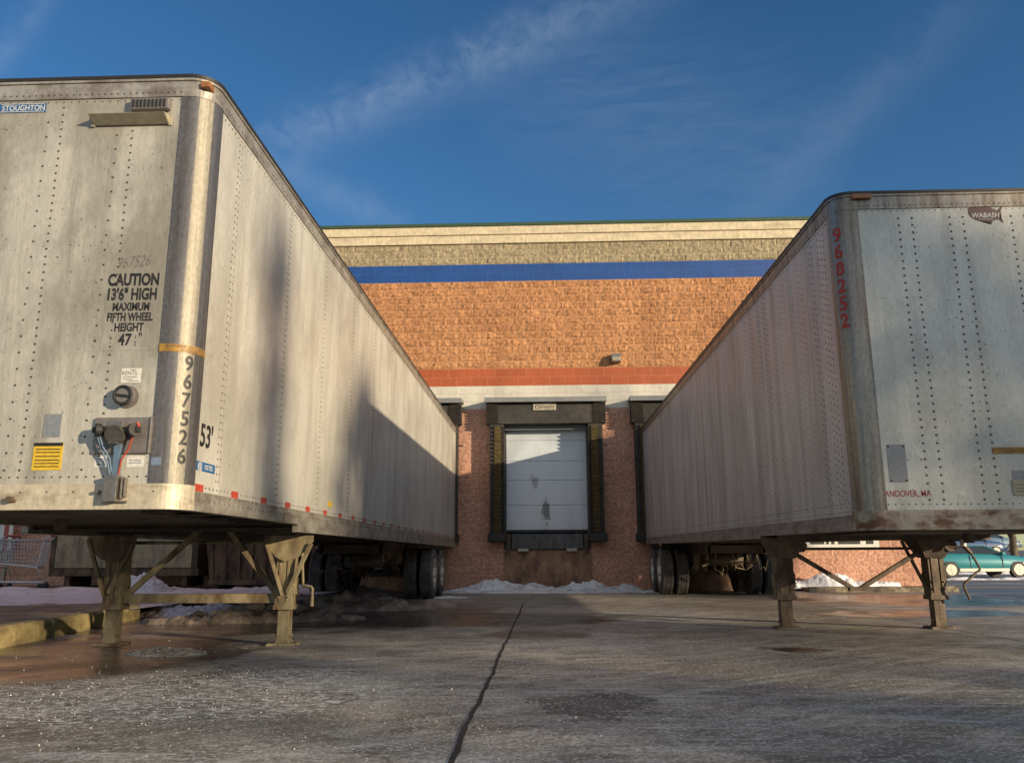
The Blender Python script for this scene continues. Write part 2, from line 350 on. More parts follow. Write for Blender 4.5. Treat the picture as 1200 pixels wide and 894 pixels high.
def asphalt_mat():
    k=NT('wet_asphalt'); n=k.noise(.15,5,.6,st=(1,2.5,1)); f=k.noise(40,3,.6); s=k.noise(.5,6,.65,st=(.35,1.6,1),loc=(4,4,0))
    col=k.mix(k.ramp(n,(.4,0),(.6,1)),(.10,.10,.10),(.16,.16,.165)); col=k.mix(k.ramp(s,(.56,0),(.64,1)),col,(.38,.40,.44))
    col=k.mix(1.0,col,k.ramp(f,(.3,.8),(.7,1.15)),'MULTIPLY')
    r_=k.ramp(n,(.42,.42),(.6,.8)); k.bump(f,.2,.01)
    return k.fin(col,r_,0)
M_asph=asphalt_mat()
WY=21.4544
g=MB(); g.add([(-400,-300,0),(400,-300,0),(400,700,0),(-400,700,0)],[(0,1,2,3)])
o=g.build('ground',M_asph); tag(o,'dark wet asphalt of the surrounding lot with thin frozen streaks','ground',kind='structure')
g=MB(); g.add([(-7.6,-25,.004),(9.4,-25,.004),(9.4,WY-.01,.004),(-7.6,WY-.01,.004)],[(0,1,2,3)])
o=g.build('concrete_yard',M_conc); tag(o,'worn stained concrete loading yard with salt grit and wet patches','pavement',kind='structure')
# joints in the slab
def joint(pts, wdt, name, label):
    m=MB(); vs_=[]
    P=[]
    for i in range(len(pts)-1):
        for t in np.linspace(0,1,110,endpoint=False): P.append((pts[i][0]*(1-t)+pts[i+1][0]*t, pts[i][1]*(1-t)+pts[i+1][1]*t))
    P.append(pts[-1])
    for i,(x,y) in enumerate(P):
        a=P[max(i-1,0)]; b=P[min(i+1,len(P)-1)]; d=Vector((b[0]-a[0],b[1]-a[1])).normalized(); n=Vector((-d.y,d.x))
        w1=wdt*random.uniform(.4,.75); w2=wdt*random.uniform(.4,.75); j=random.uniform(-.004,.004)+.006*math.sin(y*1.9+x)+.004*math.sin(y*4.7)+.0025*math.sin(y*11)
        vs_+=[(x+n.x*(w1+j),y+n.y*(w1+j),.0075),(x-n.x*(w2-j),y-n.y*(w2-j),.0075)]
    m.add(vs_,[(2*i,2*i+1,2*i+3,2*i+2) for i in range(len(P)-1)])
    o=m.build(name,M_joint,recalc=False); tag(o,label,'joint',kind='structure')
M_joint=flat('joint_tar',(.012,.011,.010),.8)
joint([(-.39,-6),(-.39,5.8),(-.385,15.2)],.022,'pavement_joint','dark lengthwise joint running down the middle of the concrete yard')
joint([(5.0,-6),(4.62,10.2),(4.71,12.1),(4.9,21.3)],.012,'pavement_joint','thin dark joint in the concrete beside the right trailer leg')
joint([(-7.5,15.3),(9.3,15.3)],.012,'pavement_joint','thin cross joint in the concrete before the dock')
# loose salt and ice crumbs on the slab
m=MB(); rg=np.random.default_rng(12)
for cx_,cy_,sx_,sy_,n_ in ((-2.4,5.2,.9,.5,800),(-2.0,6.2,.5,.25,350),(-1.2,4.4,1.0,.8,350),(.3,8.3,.7,.7,300),(1.6,6.5,1.8,1.5,350),(2.2,11,1.8,2.2,350),(-3.2,7.4,.8,.6,160),(-.6,9.8,1.6,1.2,220)):
    for i_ in range(n_):
        x_,y_=rg.normal(cx_,sx_),rg.normal(cy_,sy_); r_=.0022+.0035*rg.random()**2.5+(.004 if rg.random()<.02 else 0); a_=rg.random()*6.28
        if y_<2.2 or y_>20: continue
        P_=[(x_+r_*math.cos(a_+q*2.094)*(.7+.5*rg.random()),y_+r_*math.sin(a_+q*2.094),.0045) for q in range(3)]+[(x_+r_*.2,y_,.0045+r_*(.7+.6*rg.random()))]
        m.add(P_,[(0,1,3),(1,2,3),(2,0,3)])
o=m.build('salt_grains',flat('salt',(.50,.49,.46),.5,0,.2,50),recalc=False); tag(o,'white salt and ice crumbs scattered over the concrete','salt',kind='stuff')
# far rising lot on the right and terrain
def slope_mat(): return M_asph
m=MB(); m.add([(8,44,.004),(400,44,.004),(400,58,1.0),(8,58,1.0),(8,74,1.25),(400,74,1.25),(400,500,4),(8,500,4)],[(0,1,2,3),(3,2,5,4),(4,5,6,7)])
o=m.build('far_lot',M_asph,recalc=False); tag(o,'gently rising far side of the car park','ground',kind='structure')

# ------------------------------------------------------------------ snow heightfields
def snow_mat(name,base,dirt,amt=(.5,.7)):
    k=NT(name); n=k.noise(3,6,.65); f=k.noise(25,4,.6)
    col=k.mix(k.ramp(n,(amt[0],0),(amt[1],1)),base,dirt); col=k.mix(k.math('MULTIPLY',k.ramp(k.noise(50,2,.6),(.6,0),(.68,1)),.6),col,(.12,.10,.09)); k.bump(f,.8,.04)
    k.fin(col,.55,0); k.b.inputs['Subsurface Weight'].default_value=.0; return k.m
M_snow=snow_mat('dirty_snow',(.80,.82,.86),(.40,.38,.38))
M_snowp=snow_mat('wall_glow_snow',(.66,.58,.62),(.38,.31,.31))  # pink light reflected off the wall put into the snow colour
M_slush=snow_mat('brown_slush',(.30,.24,.19),(.08,.055,.04),(.38,.6))
def vnoise(x,y,seed,scale):
    r_=np.random.default_rng(seed); G=r_.random((256,256)); X=x*scale+1000; Y=y*scale+1000
    xi=np.floor(X).astype(int); yi=np.floor(Y).astype(int); fx=X-xi; fy=Y-yi; fx=fx*fx*(3-2*fx); fy=fy*fy*(3-2*fy)
    a=G[xi%256,yi%256];b=G[(xi+1)%256,yi%256];c=G[xi%256,(yi+1)%256];d=G[(xi+1)%256,(yi+1)%256]
    return (a*(1-fx)+b*fx)*(1-fy)+(c*(1-fx)+d*fx)*fy
def fbm(x,y,seed,scale,o=4):
    s=0;a=.5
    for i in range(o): s=s+a*vnoise(x,y,seed+i,scale*2**i); a*=.5
    return s
def mound(name,label,cx,cy,rx,ry,h,rot=0,z=0,mat=None,seed=1,ns=2.2,kind=None,group=None,rough=.9,res=110,cat='snow pile'):
    n=res; u,v=np.meshgrid(np.linspace(-1.15,1.15,n),np.linspace(-1.15,1.15,max(14,int(n*min(1,ry/rx*1.6)))),indexing='xy')
    d=np.sqrt(u*u+v*v); X=u*rx; Y=v*ry
    f=np.clip(1-d,-.2,1); nz=fbm(X,Y,seed,ns,5)
    Z=h*(np.sign(f)*np.abs(f)**.45)*(1-rough*.5+rough*(nz-.25)*2)+ (nz-.5)*h*.35+(fbm(X,Y,seed+9,ns*5,3)-.44)*h*.55
    Z=np.where(d>1.0,-.05*h-.02,Z)
    c,s=math.cos(rot),math.sin(rot); Xw=X*c-Y*s; Yw=X*s+Y*c
    hh,ww=u.shape; vs_=np.stack([Xw,Yw,Z],-1).reshape(-1,3)
    m=MB(); fs=[(j*ww+i,j*ww+i+1,(j+1)*ww+i+1,(j+1)*ww+i) for j in range(hh-1) for i in range(ww-1)]
    m.add([tuple(p) for p in vs_.tolist()],fs,0,True)
    o=m.build(name,mat or M_snow,recalc=False); o.location=(cx,cy,z); tag(o,label,cat,group,kind); return o
mound('snow_pile','lumpy bluish snow bank left of centre under the open dock door',-1.05,21.0,1.45,.42,.21,mat=M_snow,seed=3,ns=2.6,rough=.7)
mound('snow_pile','lumpy bluish snow bank under the right side of the dock door',1.25,20.95,1.2,.40,.20,mat=M_snow,seed=9,ns=2.8,rough=.7)
mound('snow_sheet','thin flat snow spread along the foot of the dock wall',0.1,20.55,3.0,.62,.07,mat=M_snow,seed=21,ns=3,cat='snow')
mound('snow_sheet','thin trampled pink snow on top of the raised island',-9.3,13.6,3.2,2.0,.035,z=.185,mat=M_snowp,seed=51,ns=1.5,cat='snow')
mound('snow_patch','small flat snow patch beside the left trailer wheels',-2.3,17.9,.7,.35,.03,mat=M_snow,seed=5,ns=4,cat='snow')
mound('snow_heap','pink shaded snow heap on the raised island behind the left trailer leg',-7.9,16.4,.62,.5,.26,z=.2,mat=M_snowp,seed=13,ns=2.5)
mound('snow_bank','long low pink snow bank on the raised island by the shopping carts',-10.2,16.6,5.2,1.0,.075,z=.19,mat=M_snowp,seed=17,ns=1.8,res=90)
mound('snow_bank','narrow snow ridge stretching behind the left trailer towards its wheels',-6.0,19.0,3.4,.5,.18,rot=.05,mat=M_snowp,seed=19,ns=2)
mound('snow_patch','crusty snow lump beyond the end of the yellow curb',-5.25,12.6,.95,.55,.16,mat=M_snowp,seed=23,ns=4,cat='snow')
mound('slush_patch','frozen brown slush ridge between the left trailer legs',-3.9,11.3,1.5,.42,.17,rot=.35,mat=M_slush,seed=27,ns=4,cat='slush')
mound('slush_patch','second brown slush ridge farther under the left trailer',-3.2,13.6,1.9,.40,.2,rot=.3,mat=M_slush,seed=29,ns=4,cat='slush')
mound('slush_patch','muddy frozen rut deep under the left trailer',-4.2,15.6,1.6,.5,.18,rot=.1,mat=M_slush,seed=31,ns=4,cat='slush')
mound('ice_patch','crusty pale ice lump in front of the left trailer leg',-3.35,7.45,.36,.24,.05,mat=snow_mat('ice_crust',(.36,.34,.30),(.18,.15,.12)),seed=33,ns=7,cat='ice')
mound('snow_strip','sunlit snow strip along the wall right of the right trailer wheels',7.3,21.1,1.5,.3,.26,z=.09,mat=M_snow,seed=41,ns=2.2,rough=.6)
mound('snow_strip','snow on the far verge beside the teal car',19.5,30.2,5.5,.5,.16,mat=M_snow,seed=43,ns=1)
mound('snow_strip','far snow strip beyond the teal car',24,39.8,7,.5,.3,mat=M_snow,seed=47,ns=1)

# ------------------------------------------------------------------ raised island, curbs
M_island=grimy('island_concrete',(.20,.15,.10),(.09,.06,.04),.7,0,(1,1,1),(.4,.6),12,.5,.01)
M_curb=grimy('faded_yellow_curb',(.34,.28,.13),(.16,.12,.06),.7,0,(2,2,5),(.4,.7),18,.6,.012)
isl=[(-5.2,6.2),(-5.42,7.9),(-5.95,11.7),(-6.6,13.0),(-9.2,WY-.2),(-22,WY-.2),(-22,6.2)]
m=MB(); n=len(isl); m.add([(x,y,.005) for x,y in isl]+[(x,y,.185) for x,y in isl],[tuple(range(n,2*n))]+[(i,(i+1)%n,n+(i+1)%n,n+i) for i in range(n)])
o=m.build('raised_island',M_island); tag(o,'raised brown concrete island left of the yard','pavement',kind='structure')
def curb(a,b,label,h=.2,w_=.2,mat=None):
    a=Vector((*a,0));b=Vector((*b,0));m=MB();L_=(b-a).length;n=max(4,int(L_/.12));d=(b-a)/n;nn=Vector((-d.y,d.x,0)).normalized()
    for side in (0,):
        vs_=[];fs=[]
        prof=[(0,0),(0,h-.03),(.03,h),(w_-.03,h),(w_,h-.03),(w_,0)]
        for i in range(n+1):
            p=a+d*i
            for (q,z) in prof:
                j=random.uniform(-.008,.008); vs_.append(tuple(p+nn*(q+j)+Vector((0,0,z+(j if z>.05 else 0)))))
        k=len(prof)
        for i in range(n):
            for q in range(k-1): fs.append((i*k+q,i*k+q+1,(i+1)*k+q+1,(i+1)*k+q))
        fs.append(tuple(range(k)));fs.append(tuple(range(n*k,n*k+k)))
        m.add(vs_,fs)
    o=m.build('concrete_curb',mat or M_curb); tag(o,label,'curb','curb blocks of the raised island'); return o
curb((-4.93,6.2),(-5.3,8.9),'faded yellow curb block nearest the left picture edge')
curb((-5.32,9.02),(-5.75,11.8),'faded yellow curb block behind the outer leg of the left trailer')
curb((-5.80,11.9),(-6.5,13.2),'brown end block of the island curb beyond the trailer leg')
# verge with stones on the right
m=MB(); m.box((6.3,20.3,.005),(9.6,WY-.02,.10)); o=m.build('wall_verge',M_island,bevel=.02); tag(o,'low stony verge at the foot of the wall right of the right trailer','pavement',kind='structure')
curb((9.7,20.2),(6.25,20.2),'stony brown curb of the verge under the right trailer',.13,.14,grimy('stone_curb',(.26,.22,.15),(.09,.07,.05),.8,0,(4,4,4),(.4,.6),20,.8,.02))

# ------------------------------------------------------------------ building
bld=empty('retail_building',(0,WY,0)); tag(bld,'big block retail building with orange and blue bands and three loading docks','building')
SPL=(-16.0,9.62)
def block_mat(name,c1,c2,mortar,rh,z0,bw=.42,ms=.012,rough=.85,smooth=False,grime=.5,mcol=None):
    k=NT(name); x,y,z=k.sep()
    cb=k.N.new('ShaderNodeCombineXYZ'); k.L.new(x,cb.inputs[0]); k.L.new(k.math('SUBTRACT',z,z0),cb.inputs[1])
    br=k.N.new('ShaderNodeTexBrick'); k.L.new(cb.outputs[0],br.inputs['Vector']); br.offset=.5; br.offset_frequency=2
    br.inputs['Scale'].default_value=1; br.inputs['Brick Width'].default_value=bw; br.inputs['Row Height'].default_value=rh; br.inputs['Mortar Size'].default_value=ms; br.inputs['Mortar Smooth'].default_value=.3
    br.inputs['Color1'].default_value=(*c1,1); br.inputs['Color2'].default_value=(*c2,1); br.inputs['Mortar'].default_value=(*mortar,1)
    n=k.noise(.7,6,.65,loc=(3,0,1)); f=k.noise(14,5,.7)
    col=k.mix(1.0,br.outputs['Color'],k.ramp(f,(.32,.86 if smooth else .5),(.68,1.08 if smooth else 1.35)),'MULTIPLY')
    st_=k.noise(1,5,.6,st=(4,4,.5),loc=(1,0,0))
    col=k.mix(k.math('MULTIPLY',k.ramp(n,(.45,0),(.75,1)),grime),col,k.mix(1.0,col,(.55,.48,.42),'MULTIPLY'))
    col=k.mix(k.math('MULTIPLY',k.ramp(st_,(.5,0),(.75,1)),grime*.6),col,k.mix(1.0,col,(.6,.55,.5),'MULTIPLY'))
    if smooth:
        k.bump(br.outputs['Fac'],-.5,.004)
    else: k.bump(f,.7,.02)
    return k.fin(col,rough,0)
bands=[ # z0,z1,rows,split,material
 ('wall_lower',0,4.72,23,True,(.54,.30,.21),(.47,.255,.18),(.53,.31,.22)),
 ('band_white',4.72,5.35,3,False,(.56,.54,.47),(.52,.50,.44),(.44,.42,.37)),
 ('band_rust_orange',5.35,5.83,2,False,(.37,.088,.028),(.33,.078,.025),(.40,.14,.065)),
 ('wall_upper',5.83,8.31,12,True,(.46,.225,.10),(.37,.175,.078),(.47,.25,.135)),
 ('band_blue',8.31,8.81,2,False,(.008,.062,.26),(.009,.058,.24),(.02,.085,.29)),
 ('wall_tan',8.81,9.41,3,True,(.33,.275,.175),(.28,.235,.15),(.36,.30,.20)),
]
DC=0.09; SP=3.787
docks=[DC-SP,DC,DC+SP]
OPX,OPZ0,OPZ1=1.12,1.03,4.28
for bi,(nm,z0,z1,rows,split,c1,c2,mo) in enumerate(bands):
    rh=(z1-z0)/rows; bw=.42
    mat=block_mat(nm,c1,c2,mo,rh,z0,bw,.012 if split else .010,.88 if split else .5,not split)
    x0,x1=SPL; dx=.042 if split else .35; nx=int((x1-x0)/dx)+1; nz=int(rows*rh/.041)+1 if split else rows+1
    xs=np.linspace(x0,x1,nx); zs=np.linspace(z0,z1,nz)
    # make sure opening edges are grid lines
    if nm=='wall_lower':
        for d in docks: 
            for e in (-OPX,OPX): xs[np.argmin(abs(xs-(d+e)))]=d+e
        for e in (OPZ0,OPZ1): zs[np.argmin(abs(zs-e))]=e
    X,Z=np.meshgrid(xs,zs)
    if split:
        row=np.floor((Z-z0)/rh+1e-6); off=np.where(row%2==0,bw*.5,0); bx=(X+off)/bw; bn=np.floor(bx)
        fx=bx-bn; fz=(Z-z0)/rh-row
        hsh=np.abs(np.sin(bn*127.1+row*311.7)*43758.5453)%1; hs2=np.abs(np.sin(bn*269.5+row*183.3)*4375.85)%1
        ed=np.minimum(np.minimum(fx,1-fx)*bw,np.minimum(fz,1-fz)*rh); ed=np.clip(ed/.03,0,1)
        nzv=fbm(X*1.2,Z*1.1,50+bi,11,4); tilt=(fx-.5)*(hsh-.5)*.03+(fz-.5)*(hs2-.5)*.03
        D=ed*(.012+.018*hsh+.085*(nzv-.44)+tilt*1.6); D=np.clip(D,0,.085)*(.62 if nm!='wall_lower' else .32)
    else: D=np.zeros_like(X)+.004
    Y=-D; 
    vs_=np.stack([X,Y,Z],-1).reshape(-1,3).tolist(); nxx=len(xs); fs=[]
    for j in range(len(zs)-1):
        for i in range(nxx-1):
            if nm=='wall_lower':
                cx=(xs[i]+xs[i+1])/2; cz=(zs[j]+zs[j+1])/2
                if OPZ0<cz<OPZ1 and any(abs(cx-d)<OPX for d in docks): continue
            fs.append((j*nxx+i,j*nxx+i+1,(j+1)*nxx+i+1,(j+1)*nxx+i))
    m=MB(); m.add(vs_,fs); 
    m.build(nm,mat,bld,recalc=False)
M_tilt=flat('plain_block_wall',(.30,.17,.10),.9,0,.3,3)
m=MB(); m.box((-60,0.03,0),(-16.0,45,9.6)); m.box((-16,.5,9.2),(9.6,45,9.6)); m.box((9.3,.03,0),(9.60,45,9.4)); m.box((-16,.5,0),(9.3,.6,9.2)); m.build('wall_rear',M_tilt,bld)
M_cream=grimy('cream_cornice',(.60,.52,.36),(.40,.34,.24),.7,0,(1,1,4),(.5,.8),12)
m=MB(); m.box((-16.0,-.06,9.41),(9.66,.6,9.655)); m.box((-16.0,-.10,9.66),(9.70,.6,9.90)); m.build('cornice',M_cream,bld,bevel=.01)
m=MB(); m.box((-16.0,-.13,9.902),(9.73,.6,10.0)); m.box((-60,-.1,9.602),(-16.0,.4,10.0)); m.build('coping',flat('green_coping',(.045,.085,.05),.45,.2),bld,bevel=.01)
# docks
M_door=None
def door_mat():
    k=NT('white_dock_door'); x,y,z=k.sep(); n=k.noise(1,5,.6,st=(3,3,.6)); f=k.noise(9,5,.7,st=(1,1,.35),loc=(2,0,0))
    col=k.mix(k.ramp(n,(.45,0),(.8,1)),(.50,.56,.61),(.41,.46,.50))
    s=dist_e3(k,(0.05,0,2.02),(.16,1,.42),f,1.5); col=k.mix(k.math('MULTIPLY',s,.8),col,(.05,.055,.06))
    s=dist_e3(k,(-.25,0,2.75),(.13,1,.3),f,1.9); col=k.mix(k.math('MULTIPLY',s,.55),col,(.10,.11,.12))
    return k.fin(col,.4,0)
def dist_e3(k,c,r_,nz,amp):
    mp=k.N.new('ShaderNodeMapping'); mp.vector_type='TEXTURE'; mp.inputs['Location'].default_value=c; mp.inputs['Scale'].default_value=(r_[0],1e6,r_[2]); k.L.new(k.obj,mp.inputs['Vector'])
    ln=k.N.new('ShaderNodeVectorMath'); ln.operation='LENGTH'; k.L.new(mp.outputs[0],ln.inputs[0])
    v=k.math('ADD',ln.outputs['Value'],k.math('MULTIPLY',k.math('SUBTRACT',nz,.42),amp*2.4)); return k.ramp(v,(.75,1),(.95,0))
M_door=door_mat()
M_shel=grimy('shelter_fabric',(.030,.029,.028),(.06,.055,.045),.75,0,(3,3,3),(.4,.7),20,.5,.01)
M_pleat=grimy('yellow_pleat',(.20,.155,.065),(.09,.07,.035),.7,0,(5,5,5),(.4,.7),30)
M_awn=flat('grey_awning_metal',(.24,.25,.25),.5,.3); M_lev=grimy('leveler_steel',(.10,.105,.115),(.04,.04,.04),.55,.4,(4,4,1),(.4,.7),20)
M_stain=grimy('rust_stained_concrete',(.36,.22,.14),(.14,.085,.055),.85,0,(2.5,2.5,1.4),(.35,.65),14,.5,.01)
M_int=flat('recess_dark',(.06,.06,.06),.8); M_gcurt=flat('grey_header_curtain',(.13,.15,.18),.7)
M_sign=grimy('header_plate',(.50,.46,.36),(.25,.22,.17),.5,0,(6,6,6),(.4,.7),30)
def dock(cx,full):
    # positions relative to the wall plane y=0; the door hangs in the opening
    m=MB(); 
    for s in (-1,1): m.box((cx+s*OPX+(0 if s>0 else -.06),-.0,OPZ0),(cx+s*OPX+(.06 if s>0 else 0),.45,OPZ1))
    m.box((cx-OPX,.0,OPZ1),(cx+OPX,.45,OPZ1+.06)); m.box((cx-OPX,.45,OPZ0),(cx+OPX,.47,OPZ1)); m.box((cx-OPX,.001,OPZ0-.05),(cx+OPX,.45,OPZ0))
    m.build('door_recess',M_int,bld)
    m=MB(); zs=[1.53,2.17,2.82,3.33,3.88,4.20]
    for a,b in zip(zs[:-1],zs[1:]):
        m.box((cx-OPX+.03,.14,a+.008),(cx+OPX-.03,.19,b-.008))
    m.box((cx-OPX+.03,.16,1.53),(cx+OPX-.03,.185,4.20),0)
    d=m.build('dock_door',M_door,bld,bevel=.008)
    m=MB(); m.box((cx-OPX+.03,.13,1.47),(cx+OPX-.03,.195,1.535)); m.build('bottom_seal',M_black,d)
    for s in (-1,1):
        m=MB(); m.box((cx+s*(OPX-.035)-.03,.08,OPZ0),(cx+s*(OPX-.035)+.03,.135,4.25)); m.build('door_track',M_lev,d)
    # shelter
    m=MB(); W_=1.52
    m.box((cx-W_,-.40,4.25),(cx+W_,-.02,4.80)); 
    sh=m.build('dock_shelter',M_shel,bld,bevel=.02)
    for s in (-1,1):
        m=MB(); xa,xb=sorted((cx+s*1.47,cx+s*1.10))
        m.box((xa,-.36,1.28),(xb,-.02,4.25)); n=26
        # pleated inner column
        for i in range(n):
            z=1.45+i*(4.2-1.45)/n; dz=(4.2-1.45)/n
            a,b=sorted((cx+s*1.345,cx+s*1.175))
            m.hexa([(a,-.375,z),(b,-.375,z),(b,-.36,z),(a,-.36,z),(a,-.46,z+dz*.80),(b,-.46,z+dz*.80),(b,-.36,z+dz*.80),(a,-.36,z+dz*.80)],1)
            e0,e1=sorted((cx+s*1.165,cx+s*1.09)); m.hexa([(e0,-.365,z),(e1,-.365,z),(e1,-.2,z),(e0,-.2,z),(e0,-.43,z+dz*.85),(e1,-.43,z+dz*.85),(e1,-.2,z+dz*.85),(e0,-.2,z+dz*.85)],0)
            e0,e1=sorted((cx+s*1.355,cx+s*1.43)); m.hexa([(e0,-.365,z),(e1,-.365,z),(e1,-.33,z),(e0,-.33,z),(e0,-.40,z+dz*.85),(e1,-.40,z+dz*.85),(e1,-.33,z+dz*.85),(e0,-.33,z+dz*.85)],0)
        m.build('side_pad',[M_shel,M_pleat],sh)
        m=MB(); xa,xb=sorted((cx+s*1.52,cx+s*1.04)); m.box((xa,-.46,1.22),(xb,-.02,1.43)); m.build('pad_foot',M_black,sh,bevel=.03)
        m=MB()
        for i in range(7): # pleats at header ends
            z=4.27+i*.075; xa,xb=sorted((cx+s*1.25,cx+s*1.56)); m.hexa([(xa,-.41,z),(xb,-.41,z),(xb,-.05,z),(xa,-.05,z),(xa,-.46,z+.06),(xb,-.46,z+.06),(xb,-.05,z+.06),(xa,-.05,z+.06)])
        m.build('header_pleat',M_shel,sh)
    m=MB(); m.box((cx-1.60,-.55,4.85),(cx+1.60,0,4.93)); m.box((cx-1.60,-.56,4.80),(cx+1.60,-.52,4.93)); m.build('awning',M_awn,sh,bevel=.008)
    m=MB(); m.box((cx-1.08,-.10,4.13),(cx+1.08,-.06,4.249)); m.build('header_curtain',M_gcurt,sh)
    for s in (-1,1):
        for zz in (2.25,3.75):
            m=MB(); m.tube([(cx+s*1.60,-.02,zz),(cx+s*1.60,-.07,zz),(cx+s*1.60,-.075,zz+.03)],.022,8); m.build('tie_hook',M_white,sh)
    m=MB(); m.box((cx-.12,.128,1.80),(cx+.10,.14,1.83)); m.box((cx-.03,.12,1.66),(cx+.01,.14,1.72)); m.build('door_handle',M_metal,d)
    if full:
        m=MB(); m.box((cx-.33,-.425,4.60),(cx+.27,-.401,4.78)); pl=m.build('name_plate',M_sign,sh,bevel=.004)
        m=MB(); put(m,text_geo('O',.11,1.1,.02),lambda x,y:(cx-.22+x,-.4265,4.635+y)); put(m,text_geo('KNINGT',.07,.95,.02),lambda x,y:(cx+.06+x,-.4265,4.655+y))
        m.build('plate_lettering',M_legd,pl)
    # pit and leveler
    m=MB(); m.box((cx-.92,-.10,1.045),(cx+.92,-.03,1.40)); m.box((cx-.92,-.03,1.40),(cx+.92,.12,1.43))
    lv=m.build('dock_leveler',M_lev,bld,bevel=.006)
    for s in (-.62,.62):
        m=MB(); m.box((cx+s-.14,-.20,.98),(cx+s+.14,-.07,1.06)); m.build('lip_keeper',M_metal,lv,bevel=.01)
    for s in (-1,1):
        m=MB(); m.box((cx+s*1.0-.05,-.10,.95),(cx+s*1.0+.05,-.03,1.43)); m.build('pit_frame',M_under,lv)
    m=MB(); m.box((cx-1.10,-.06,.0),(cx+1.12,-.045,.99)); m.build('stained_apron',M_stain,bld)
for i,cx in enumerate(docks): dock(cx,i==1)
# wall light, eye hooks, wall sign
m=MB(); m.hexa([(1.86,-.26,5.93),(2.12,-.26,5.93),(2.12,-.02,5.93),(1.86,-.02,5.93),(1.86,-.17,6.17),(2.12,-.17,6.17),(2.12,-.02,6.17),(1.86,-.02,6.17)])
wl=m.build('wall_light',M_greypl,bld,bevel=.015); m=MB(); m.box((1.88,-.268,5.95),(2.10,-.24,6.05)); m.build('lens',M_beige,wl,bevel=.01)
m=MB(); m.box((6.6,-.11,1.05),(8.47,-.075,1.75)); ws=m.build('wall_board',M_white,bld,bevel=.004)
m=MB(); [m.box((a,-.118,1.13),(b,-.112,1.21)) for a,b in ((6.75,7.1),(7.15,7.22),(7.28,7.36),(7.45,8.0),(8.15,8.33))]; m.box((6.6,-.118,1.275),(8.47,-.112,1.30)); [m.box((a,-.118,1.34),(b,-.112,1.45)) for a,b in ((7.5,7.55),(6.7,6.74))]
m.build('board_lettering',M_txt,ws)
# left under-trailer: compactor box, brown wall plates
M_cont=grimy('rusty_container',(.15,.085,.05),(.05,.03,.02),.75,.1,(3,3,1),(.4,.6),15,.5)
M_pale=grimy('pale_panel',(.30,.24,.15),(.13,.09,.055),.6,0,(3,3,1),(.45,.7),15)
ct=empty('waste_container',(-10.2,19.9,.185)); tag(ct,'brown framed steel container with pale panels behind the left trailer leg','container')
m=MB(); m.box((-1.75,.04,.35),(1.75,1.2,1.9)); m.box((-1.85,0,.25),(1.85,1.25,.42)); 
for x in (-1.8,-.35,1.75): m.box((x-.06,0,.4),(x+.06,.06,1.9))
for x in (-1.5,1.4): m.box((x,.1,0),(x+.14,1.1,.27))
m.build('frame',M_cont,ct,bevel=.01)
m=MB(); m.box((-1.72,.0,.45),(-.44,.036,1.85)); m.box((-.26,.0,.45),(1.66,.036,1.85)); m.build('panel',M_pale,ct)
rb=empty('rolloff_dumpster',(-7.1,20.0,.02)); tag(rb,'rust brown ribbed dumpster standing behind the trailer braces','dumpster')
m=MB(); m.hexa([(-1.0,0,.25),(1.05,0,.25),(1.05,1.2,.25),(-1.0,1.2,.25),(-1.12,-.15,1.5),(1.15,-.15,1.5),(1.15,1.25,1.5),(-1.12,1.25,1.5)]); m.build('body',M_cont,rb,bevel=.01)
m=MB()
for i in range(7): x=-.95+i*.32; m.hexa([(x,-.05,.25),(x+.07,-.05,.25),(x+.07,0,.25),(x,0,.25),(x*1.05,-.2,1.45),(x*1.05+.07,-.2,1.45),(x*1.05+.07,-.1,1.45),(x*1.05,-.1,1.45)])
m.box((-1.15,-.22,1.42),(1.2,-.1,1.52)); m.box((-1.02,-.06,.2),(1.07,.0,.32)); m.build('rib',M_cont,rb)
for x in (-.9,.8): m=MB(); m.box((x,.05,0),(x+.12,1.1,.25)); m.build('skid',M_under,rb)
# striped panel far left
sp_=empty('striped_barrier',(-15.4,21.0,.185)); tag(sp_,'red and white striped panel behind the shopping carts','barrier')
m=MB(); m.box((-1.6,0,.9),(1.6,.05,2.0)); m.build('board',M_white,sp_)
m=MB()
for i in range(13): m.box((-1.55+i*.245,-.006,.9),(-1.55+i*.245+.12,-.001,2.0))
m.build('red_stripe',flat('red_paint',(.36,.07,.06),.6),sp_)
for x in (-1.5,1.42): m=MB(); m.box((x,.05,0),(x+.08,.12,2.0)); m.build('post',M_metal,sp_)

